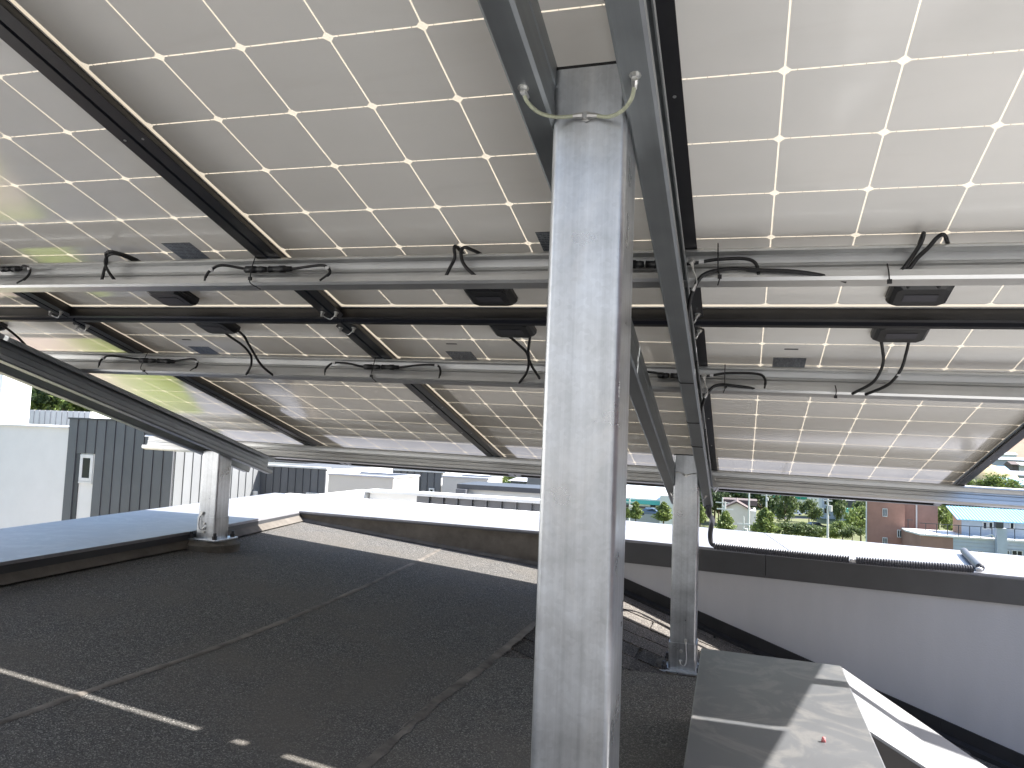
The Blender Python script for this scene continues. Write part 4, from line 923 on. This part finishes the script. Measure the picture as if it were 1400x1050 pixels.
# gabled house
gh = house_root('gabled_house', atY(1012,700,180), 'cream gabled house with a brown roof, right of the right rear post')
a = atY(991,695,180); b = atY(1023,697,180); ap = atY(1009,687,180); r_ = atY(1033,700,190)
zE = atY(1009,694.5,180).z; zA = ap.z
hp(MB().box(a.x,b.x,180,192,-28,zE), 'wall', M_CREAM, gh)
hp(MB().add([(a.x,180,zE),(b.x,180,zE),((a.x+b.x)/2,180,zA-.15),(a.x,192,zE),(b.x,192,zE),((a.x+b.x)/2,192,zA-.15)], [(0,1,2),(3,5,4)]), 'gable', M_CREAM, gh)
mx_ = (a.x+b.x)/2
hp(MB().hexa([(a.x-.5,179.4,zE-.4),(mx_,179.4,zA),(mx_,192.4,zA),(a.x-.5,192.4,zE-.4)], [(a.x-.5,179.4,zE-.1),(mx_,179.4,zA+.3),(mx_,192.4,zA+.3),(a.x-.5,192.4,zE-.1)]), 'roof', M_MAUVE, gh)
hp(MB().hexa([(mx_,179.4,zA),(b.x+.5,179.4,zE-.4),(b.x+.5,192.4,zE-.4),(mx_,192.4,zA)], [(mx_,179.4,zA+.3),(b.x+.5,179.4,zE-.1),(b.x+.5,192.4,zE-.1),(mx_,192.4,zA+.3)]), 'roof', M_MAUVE, gh)
hp(MB().box(b.x+.02,r_.x,182,192,-28,zE-.6), 'side_wing', M_WHITEWALL, gh)
hp(MB().box(a.x-.6,r_.x+.3,186,193,zE+.2,zA+.2), 'rear_roof', M_MAUVE, gh)
# offices with green glazing behind the car park
of = house_root('office_building', atY(1090,680,330), 'pale office building with green glazing above the parked cars')
a = atY(1040,690,330); b = atY(1122,690,330); zt_ = atY(1080,655,330).z; zbt = atY(1080,698,330).z
hp(MB().box(a.x,b.x,330,350,-45,zt_), 'wall', M_WHITEWALL, of)
for px in (1041,1051,1060,1086,1095):
    p = atY(px,674,330); hp(MB().box(p.x,p.x+2.3,329.7,329.99,atY(1080,682,330).z,zt_-2), 'green_pane', M_GREENGLASS, of)
hp(MB().box(a.x,b.x-10,329.6,329.99,zbt+.4,atY(1080,687,330).z), 'dark_ground_floor', M_MAUVE, of)
ot = house_root('office_building', atY(1137,690,300), 'narrow white office tower with small dark windows, behind the upright tree')
a = atY(1124,690,300); b = atY(1150,690,300)
hp(MB().box(a.x,b.x,300,312,-45,atY(1130,655,300).z), 'wall', M_WHITEWALL, ot)
for px, py in ((1127,686),(1132,684.5),(1137,681),(1127,698)):
    p = atY(px,py,300); window(ot, p.x, p.x+.75, 300, p.z-.9, p.z+.9, M_ZINCTRIM, 0, .06, .1)
dk = house_root('dark_hall', atY(1170,690,280), 'dark grey shed roof just left of the red brick building')
a = atY(1150,690,280); b = atY(1192,690,280); 
hp(MB().hexa([(a.x,280,-45),(b.x,280,-45),(b.x,300,-45),(a.x,300,-45)], [(a.x,280,atY(1150,683,280).z),(b.x,280,atY(1190,700,280).z),(b.x,300,atY(1190,690,280).z),(a.x,300,atY(1150,678,280).z)]), 'wall', M_GREYFAC, dk)
hp(MB().box(a.x+.5,b.x,279.5,279.99,atY(1160,694,280).z,atY(1160,684,280).z), 'dark_opening', M_ZINCTRIM, dk)
tk = tag(empty('teal_bin', atY(1161,704,200)), 'teal green tank among the trees left of the red brick building', 'tank')
p = atY(1157,711,200); hp(MB().box(p.x,p.x+1.7,200,201.5,p.z-1,p.z+2.6), 'body', M_TEAL, tk); hp(MB().box(p.x-.05,p.x+1.75,199.9,201.6,p.z+2.6,p.z+2.75), 'rim', M_TEAL, tk)
# red brick building
YB = 80
rb = house_root('brick_building', atY(1215,720,YB), 'red brick building with small white-framed windows, right of the trees')
a = atY(1185.5,720,YB); b = atY(1237,720,YB); c = atY(1276,720,YB+3)
hp(MB().prism([(a.x,YB),(b.x,YB),(b.x,YB+6),(a.x+1.0,YB+6)],-24,-2.6), 'wall', M_BRICK, rb)
hp(MB().box(b.x+.002,c.x,YB+1.2,YB+6,-24,-2.7), 'recessed_wall', M_BRICK2, rb)
hp(MB().box(a.x-.02,b.x+.05,YB-.1,YB+2,-2.6,-2.4), 'coping', M_FASCIA, rb)
vv, ff = tube_data([(atY(1253,690,YB+1.1).x,YB+1.1,-3),(atY(1253,690,YB+1.1).x,YB+1.1,atY(1253,727,YB).z)], .07, 8); hp(MB().add(vv,ff), 'downpipe', M_WFRAME, rb)
vv, ff = tube_data([(a.x-.08,YB-.08,-3),(a.x-.08,YB-.08,-14)], .06, 8); hp(MB().add(vv,ff), 'downpipe', M_WFRAME, rb)
for px0,px1,py0,py1 in ((1206.5,1213,695,706.5),(1226.5,1233,724,735),(1206.5,1213,734.5,745)):
    p = atY(px0,py0,YB); q = atY(px1,py1,YB); window(rb, p.x, q.x, YB, q.z, p.z, None, 1 if py0 > 700 else 1, .06, .10)
# its lower annex with a terrace and railing
an = house_root('annex', atY(1300,745,76), 'low annex with a railed roof terrace beside the red brick building')
e0 = atY(1238,727,78); e1 = atY(1303,735,75); e2 = atY(1420,742,75)
zt_ = atY(1303,735,75).z
hp(MB().prism([(e0.x,79.9),(e0.x,78),(e1.x-2.5,75),(e1.x,75),(e1.x,79.9)], -24, zt_), 'brick_wall', M_BRICK2, an)
hp(MB().box(e1.x+.01,e2.x+4,75,79.9,-24,zt_), 'siding_wall', M_SIDING, an)
hp(MB().prism([(e0.x,79.95),(e0.x-.05,77.9),(e1.x-2.55,74.9),(e2.x+4,74.9),(e2.x+4,79.95)], zt_, zt_+.14), 'roof_edge', M_WFRAME, an)
for i in range(18):
    x = e0.x+.2+i*.85; y = 77.9 if x < e1.x-2.6 else 75.0
    hp(MB().box(x-.025,x+.025,y,y+.05,zt_+.14,zt_+1.05), 'baluster', M_ZINCTRIM, an)
hp(MB().box(e0.x+.1,e1.x-2.6,77.9,77.96,zt_+1.05,zt_+1.11), 'handrail', M_ZINCTRIM, an); hp(MB().box(e1.x-2.6,e2.x+3,75.0,75.06,zt_+1.052,zt_+1.11), 'handrail', M_ZINCTRIM, an)
for k in range(8):
    hp(MB().box(e1.x+.05,e2.x+4,74.97,74.999,zt_-.35-.32*k,zt_-.33-.32*k), 'board_line', M_GREYFAC, an)
for px0,px1 in ((1328,1344),(1374,1380),(1383,1398)):
    p = atY(px0,752,74.96); q = atY(px1,764,74.96); window(an, p.x, q.x, 74.96, q.z, p.z, None, 1)
fl_ = atY(1369,735,74.6); hp(MB().box(fl_.x-.4,fl_.x+.35,74.3,74.9,-24,atY(1369,722,74.6).z), 'flue', M_SIDING, an)
fc = atY(1366,722,74.3); hp(MB().box(fc.x-.25,fc.x+.3,74.2,74.8,fc.z+.01,fc.z+.5), 'flue_cap', M_ZINCTRIM, an)
vv, ff = tube_data(spline([atY(1330,733,74.5),atY(1345,734,74.5),atY(1355,731,74.5),atY(1360,735,74.5)],5), .06, 6); hp(MB().add(vv,ff), 'hose', M_WFRAME, an)
# shed with a pale blue roof on the terrace
sd = house_root('roof_shed', atY(1345,720,79), 'terrace shed with a pale blue sloping metal roof at the right')
s0 = atY(1314.5,709,77); s1 = atY(1425,712,77); zrf = atY(1314,708,77).z; x0s = s0.x-.02
hp(MB().box(s0.x,s1.x,77,79.85,zt_+.14,zrf-.15), 'front_wall', M_SIDING, sd)
hp(MB().add([(s0.x-.03,77,zt_+.14),(s0.x-.03,79.8,zt_+.14),(s0.x-.03,79.8,zrf+.55),(s0.x-.03,77,zrf-.12),(s0.x-.001,77,zt_+.14),(s0.x-.001,79.8,zt_+.14),(s0.x-.001,79.8,zrf+.55),(s0.x-.001,77,zrf-.12)], [(0,1,2,3),(7,6,5,4),(0,3,7,4),(3,2,6,7)]), 'end_wall', M_TANSIDE, sd)
nr = 26
for i in range(nr):
    xa = s0.x-.45+(s1.x+.5-s0.x)*i/nr; xb = s0.x-.45+(s1.x+.5-s0.x)*(i+1)/nr
    m = MB().hexa([(xa,76.5,zrf-.16),(xb-.03,76.5,zrf-.16),(xb-.03,80.4,zrf+.72),(xa,80.4,zrf+.72)], [(xa,76.5,zrf-.08),(xb-.03,76.5,zrf-.08),(xb-.03,80.4,zrf+.80),(xa,80.4,zrf+.80)])
    m.hexa([(xb-.03,76.5,zrf-.10),(xb,76.5,zrf-.10),(xb,80.4,zrf+.78),(xb-.03,80.4,zrf+.78)], [(xb-.03,76.5,zrf-.02),(xb,76.5,zrf-.02),(xb,80.4,zrf+.86),(xb-.03,80.4,zrf+.86)])
    hp(m, 'roof_sheet', M_BLUEROOF, sd)
for px0,px1 in ((1343,1350),(1351,1358),(1380,1387)):
    p = atY(px0,713,76.98); q = atY(px1,724,76.98); window(sd, p.x, q.x, 76.98, q.z, p.z, None, 0, .08)
# houses on the bare slope at the far right
bh = tag(obj('bare_hill', mesh('bare_hill', [(95,395,-30),(190,395,-30),(280,520,60),(120,560,55),(150,395,-8),(100,470,10)], [(0,1,4),(0,4,5),(4,1,2),(4,2,3),(4,3,5)]), M_BROWNHILL), kind='structure')
def box_house(px0,px1,py0,py1,Y,mat,roofmat,label):
    p = atY(px0,py0,Y); q = atY(px1,py1,Y); h = house_root('far_house', p, label, 'far houses on the slope at the right')
    hp(MB().box(p.x,q.x,Y,Y+8,q.z-14,p.z), 'wall', mat, h)
    hp(MB().hexa([(p.x-.4,Y-.4,p.z),(q.x+.4,Y-.4,p.z),(q.x+.4,Y+8.4,p.z),(p.x-.4,Y+8.4,p.z)], [(p.x-.4,Y-.4,p.z+.3),(q.x+.4,Y-.4,p.z+.3),(q.x+.4,Y+4,p.z+1.3),(p.x-.4,Y+4,p.z+1.3)]), 'roof', roofmat, h)
box_house(1375,1415,664,690,150,M_SIDING,M_BLUEROOF,'blue-grey roofed house at the right picture edge under the panel corner')
box_house(1371,1415,650,662,230,M_GREYFAC,M_GREYFAC,'grey flat-roofed house above the blue-grey roof at the right edge')
box_house(1355,1378,643,654,250,M_BLUEROOF,M_BLUEROOF,'bright blue roofed shed on the far right slope')
box_house(1384,1392,636,645,300,M_MAUVE,M_MAUVE,'small purple house on the far right slope')
box_house(1393,1412,637,648,300,M_CREAM,M_CREAM,'cream house at the right picture edge on the far slope')
box_house(1340,1402,628,638,350,M_GREYFAC,M_GREYFAC,'long grey retaining building on the far right slope')
box_house(1372,1390,622,628,380,M_WHITEWALL,M_WHITEWALL,'small white house high on the far right slope')
mo = atY(1350,670,170)
mm_ = MB(); vs = []
for j in range(6):
    for i in range(14):
        th = 2*math.pi*i/14; k = math.cos(j/5*math.pi/2); vs.append((mo.x+9*k*math.cos(th)*(1+random.uniform(-.08,.08)), 172+7*k*math.sin(th), mo.z-6+11*math.sin(j/5*math.pi/2)+random.uniform(-.3,.3)))
mm_.add(vs, [(j*14+i,j*14+(i+1)%14,(j+1)*14+(i+1)%14,(j+1)*14+i) for j in range(5) for i in range(14)])
tag(mm_.build('earth_mound', plain('dry_earth',(0.42,0.33,0.19),.95,0,.2,.3,.4), smooth=True), kind='structure')

# ------------------------------------------------------------------ poles, cars
def pole(px, py0, py1, Y, label, arm=0, r=.13):
    t = atY(px,py0,Y); b = atY(px,py1,Y); root = tag(empty('utility_pole', (t.x,Y,b.z-2)), label, 'pole', 'utility poles in the valley')
    hp(MB().tube([(t.x,Y,b.z-2),(t.x,Y,t.z)], [r*1.2,r*.8], 8), 'mast', M_POLE, root)
    if arm:
        hp(MB().box(t.x-arm,t.x+arm,Y-.06,Y+.06,t.z-1.0,t.z-.86), 'crossarm', M_POLE, root)
        hp(MB().tube([(t.x+.3,Y,t.z-2.2),(t.x+.3,Y,t.z-1.5)], .2, 8), 'transformer', M_POLE, root)
pole(1024.5,662,735,110,'tall pale pole in front of the gabled house',0,.12)
pole(991.5,686,730,100,'pale pole left of the gabled house',1.0)
pole(988,680,710,140,'thin pale pole at the left of the gabled house, farther back',1.2)
pole(1017,706,735,100,'short pole with a crossarm in front of the gabled house',.8,.08)
pole(1048,672,705,200,'pale pole above the parked cars',1.3,.2)
pole(1132,674,735,100,'pale pole in front of the white office tower',.5,.12)
pole(861,679,702,130,'white lamp pole in front of the long hall',.9,.12)
pole(1344,656,675,160,'thin pole before the dry earth mound',0,.1)
def car_mesh():
    prof = [(-2.2,.35),(-2.15,.75),(-1.5,.85),(-.9,1.35),(.55,1.38),(1.25,.9),(2.0,.78),(2.2,.45),(2.15,.3),(-2.1,.3)]
    n = len(prof); v = [(x,-.85 if z < .9 else -.68,z) for x,z in prof]+[(x,.85 if z < .9 else .68,z) for x,z in prof]
    f = [tuple(range(n)),tuple(reversed(range(n,2*n)))]+[((i+1)%n,i,i+n,(i+1)%n+n) for i in range(n)]
    return mesh('body',v,f)
CARB = car_mesh()
gm = MB().hexa([(-1.35,-.80,.88),(1.15,-.80,.88),(1.15,.80,.88),(-1.35,.80,.88)],[(-.85,-.70,1.30),(.5,-.70,1.30),(.5,.70,1.30),(-.85,.70,1.30)]); CARG = mesh('window_band', gm.v, gm.f)
vv, ff = tube_data([(0,-.09,0),(0,.09,0)], .32, 12); WH = mesh('wheel', vv, ff)
CARCOL = [plain('car_white',(.7,.7,.7),.3,0,.5,.02,1,coat=.5), plain('car_silver',(.42,.44,.46),.3,.4,.5,.02,1,coat=.5), plain('car_black',(.02,.02,.025),.25,0,.5,.02,1,coat=.5), plain('car_blue',(.08,.12,.2),.3,0,.5,.02,1,coat=.5)]
def car(px, py, Y, ci, rot, label):
    p = atY(px,py,Y); root = tag(empty('parked_car', p), label, 'car', 'cars in the valley'); root.rotation_euler = (0,0,rot)
    bmesh_copy = CARB.copy(); bmesh_copy.materials.clear(); o = bpy.data.objects.new('body', bmesh_copy); C.objects.link(o); o.data.materials.append(CARCOL[ci]); o.parent = root
    obj('window_band', CARG, M_GLASS, root)
    for x in (-1.35,1.35):
        for y in (-.78,.78): obj('wheel', WH, M_RUBBER, root, loc=(x,y,.32))
car(1055,698,290,0,.1,'white car parked farthest back by the office building')
car(1049,702,285,3,.1,'dark blue car parked at the left of the car park')
car(1060,706.5,270,0,.1,'white car parked in the front row, left of the tree')
car(1087,704,275,0,.1,'white car parked right of the tree')
car(1096,703,276,1,.1,'silver car parked rightmost in the car park')
car(1114,723,170,2,.4,'black car on the road below the trees')
car(889,705,140,3,.0,'dark car standing before the long hall')
flat('car_park', [(p.x,p.y) for p in (atY(1040,709,262),atY(1120,712,262),atY(1120,700,300),atY(1040,700,300))], -24.0, M_ASPHALT)

# ------------------------------------------------------------------ trees
def leaf_cloud(n, shape, size):
    v = []; f = []
    for i in range(n):
        p, s = shape()
        a = Vector((random.gauss(0,1),random.gauss(0,1),random.gauss(0,1))).normalized(); b = a.orthogonal().normalized(); c = a.cross(b)
        th = random.uniform(0,6.28); b, c = b*math.cos(th)+c*math.sin(th), c*math.cos(th)-b*math.sin(th)
        k = size*s*random.uniform(.6,1.3); q = len(v)
        v += [p-b*k, p+c*k*.6, p+b*k, p-c*k*.6]; f.append((q,q+1,q+2,q+3))
    return mesh('crown', v, f)
def crown_round(n=2300, size=.058, lobes=19):
    L_ = []
    for i in range(lobes):
        th = random.uniform(0,6.28); z = random.uniform(-.75,1); r = math.sqrt(max(0,1-z*z))*random.uniform(.35,.8)
        L_.append((Vector((r*math.cos(th)*.8, r*math.sin(th)*.8, .62+z*.34)), random.uniform(.16,.30)))
    def sh():
        c, r = random.choice(L_); d_ = Vector((random.gauss(0,1),random.gauss(0,1),random.gauss(0,1))).normalized()
        return c+d_*r*random.uniform(.4,1.22), 1
    return leaf_cloud(n, sh, size)
def crown_cone(n=2000, size=.055):
    def sh():
        z = random.random()**1.3; th = random.uniform(0,6.28); r = .40*((1-z)**.55)*(.45+.55*min(1,z*5))*random.uniform(.35,1.15)*(1+.30*math.sin(13*z+2*th)+.18*math.sin(5*th))
        return Vector((r*math.cos(th), r*math.sin(th), .10+.92*z)), 1
    return leaf_cloud(n, sh, size)
CR = [[crown_round() for _ in range(3)] for m in range(3)]; CC = [crown_cone() for _ in range(3)]
for m in range(3):
    for c in CR[m]: c.materials.append(M_LEAF[m])
for c in CC: c.materials.append(M_LEAF[0])
vv, ff = tube_data([(0,0,-.25),(.01,0,.2),(-.01,.01,.45),(.02,0,.7)], [.035,.028,.02,.008], 7)
tb = MB().add(vv,ff); tb.tube([(0,0,.3),(.15,.05,.6)],[.014,.005],5); tb.tube([(0,0,.35),(-.14,-.08,.62)],[.014,.005],5); tb.tube([(0,0,.4),(.02,-.15,.68)],[.012,.005],5)
TR = mesh('trunk', tb.v, tb.f, True)
def tree(px, pyb, Y, h, tone, label, cone=False, sx=1.0, group='trees in the distance', pos=None):
    p = pos or atY(px,pyb,Y); root = tag(empty('tree', p), label, 'tree', group)
    root.scale = (h*sx,h*sx,h); root.rotation_euler = (0,0,random.uniform(0,6.28))
    obj('trunk', TR, M_BARK, root); obj('crown', random.choice(CC) if cone else random.choice(CR[tone]), None, root)
def px2m(px, Y): return px*Y/FPX
for px,pyb,Y,hp_,tone,cone,sx,lab in (
    (869,711,70,24,0,True,.95,'small bright green tree before the grey hall front'),
    (857,709,72,14,0,True,1.1,'low bright shrub left of the small tree before the hall'),
    (907,714,66,26,0,True,1.2,'bright green tree left of the right rear post'),
    (957,716,66,24,0,True,.9,'bright green tree peeping out right of the right rear post'),
    (992,727,64,26,0,True,1.15,'bright green cone-shaped tree left of the short pole'),
    (1046,732,60,34,0,True,1.1,'tall bright green cone-shaped tree right of the gabled house'),
    (1034,732,62,16,0,True,1.3,'low bright green bush at the foot of the tall pole'),
    (1073,719,160,40,1,False,.50,'lone round tree on the verge before the car park'),
    (1106,716,180,26,1,False,.85,'broad round tree at the right end of the car park'),
    (1144,719,170,36,1,False,.55,'upright round tree before the white office tower'),
    (1177,738,120,38,0,False,.8,'leafy tree against the left edge of the red brick building'),
    (1178,716,150,24,1,False,.9,'darker tree behind the teal tank'),
    (1152,738,110,20,0,False,1.2,'bright bush below the upright tree'),
    (1135,738,110,14,0,False,1.4,'low bright bush left of the upright tree'),
    (1165,740,105,16,1,False,1.3,'dark bush next to the red brick building'),
    (1098,738,110,18,1,False,1.6,'low green bush under the broad round tree'),
    (1075,735,110,16,1,False,1.6,'low green bush under the lone round tree'),
    (1118,738,112,15,1,False,1.5,'low bush beside the black car'),
    (1281,735,95,36,0,False,.8,'tree between the red brick building and the terrace shed'),
    (1325,676,150,18,0,False,1.0,'bright bush at the foot of the dry earth mound'),
    (1362,682,150,26,0,False,1.2,'leafy tree right of the dry earth mound'),
    (1040,712,230,40,2,False,.9,'dark tree right of the gabled house'),
    (982,712,210,34,2,False,.9,'dark tree behind the thin pole')):
    tree(px,pyb,Y,px2m(hp_,Y),tone,lab,cone,sx)
ORD = ['first','second','third','fourth','fifth','sixth','seventh','eighth','ninth','tenth','eleventh','twelfth']
for i in range(8):
    tree(852+12*i+random.uniform(-3,3), 692+i*.9, 200+random.uniform(-10,20), px2m(random.uniform(32,44),205), (0,1,1,2)[i%4], f'{ORD[i]} tree from the left in the wood behind the long hall', False, random.uniform(.75,1.0), 'wood behind the hall')
for i in range(6):
    tree(966+11*i+random.uniform(-2,2), 702+random.uniform(-2,2), 240+random.uniform(-10,20), px2m(random.uniform(36,48),245), (0,1,0,1,2,1)[i], f'{ORD[i]} tree from the left in the wood behind the gabled house', False, random.uniform(.65,.9), 'wood behind the gabled house')
for i in range(7):
    tree(634+14*i+random.uniform(-3,3), 668+random.uniform(-2,3), 120+random.uniform(-10,20), px2m(random.uniform(20,28),125), (0,1,2)[i%3], f'{ORD[i]} tree from the left in the greenery left of the near post', False, random.uniform(.8,1.1), 'greenery left of the near post')
for i in range(8):      # wooded rise at the far left
    Y = 62+(i%3)*14
    tree(34+17*i, 578+i*1.5, Y, px2m((62,50,56)[i%3], Y*1.35), (0,1,0,2)[i%4], f'{ORD[i]} tree from the left on the wooded rise at the far left', False, random.uniform(.8,1.0), 'wooded rise at the far left')
for i, px in enumerate((1262,1300,1330,1362,1398)):
    tree(px,703+random.uniform(-2,2),130,px2m(28,130),(1,2)[i%2],f'{ORD[i]} dark tree from the left behind the blue roofed shed',False,1.1,'trees behind the blue roofed shed')
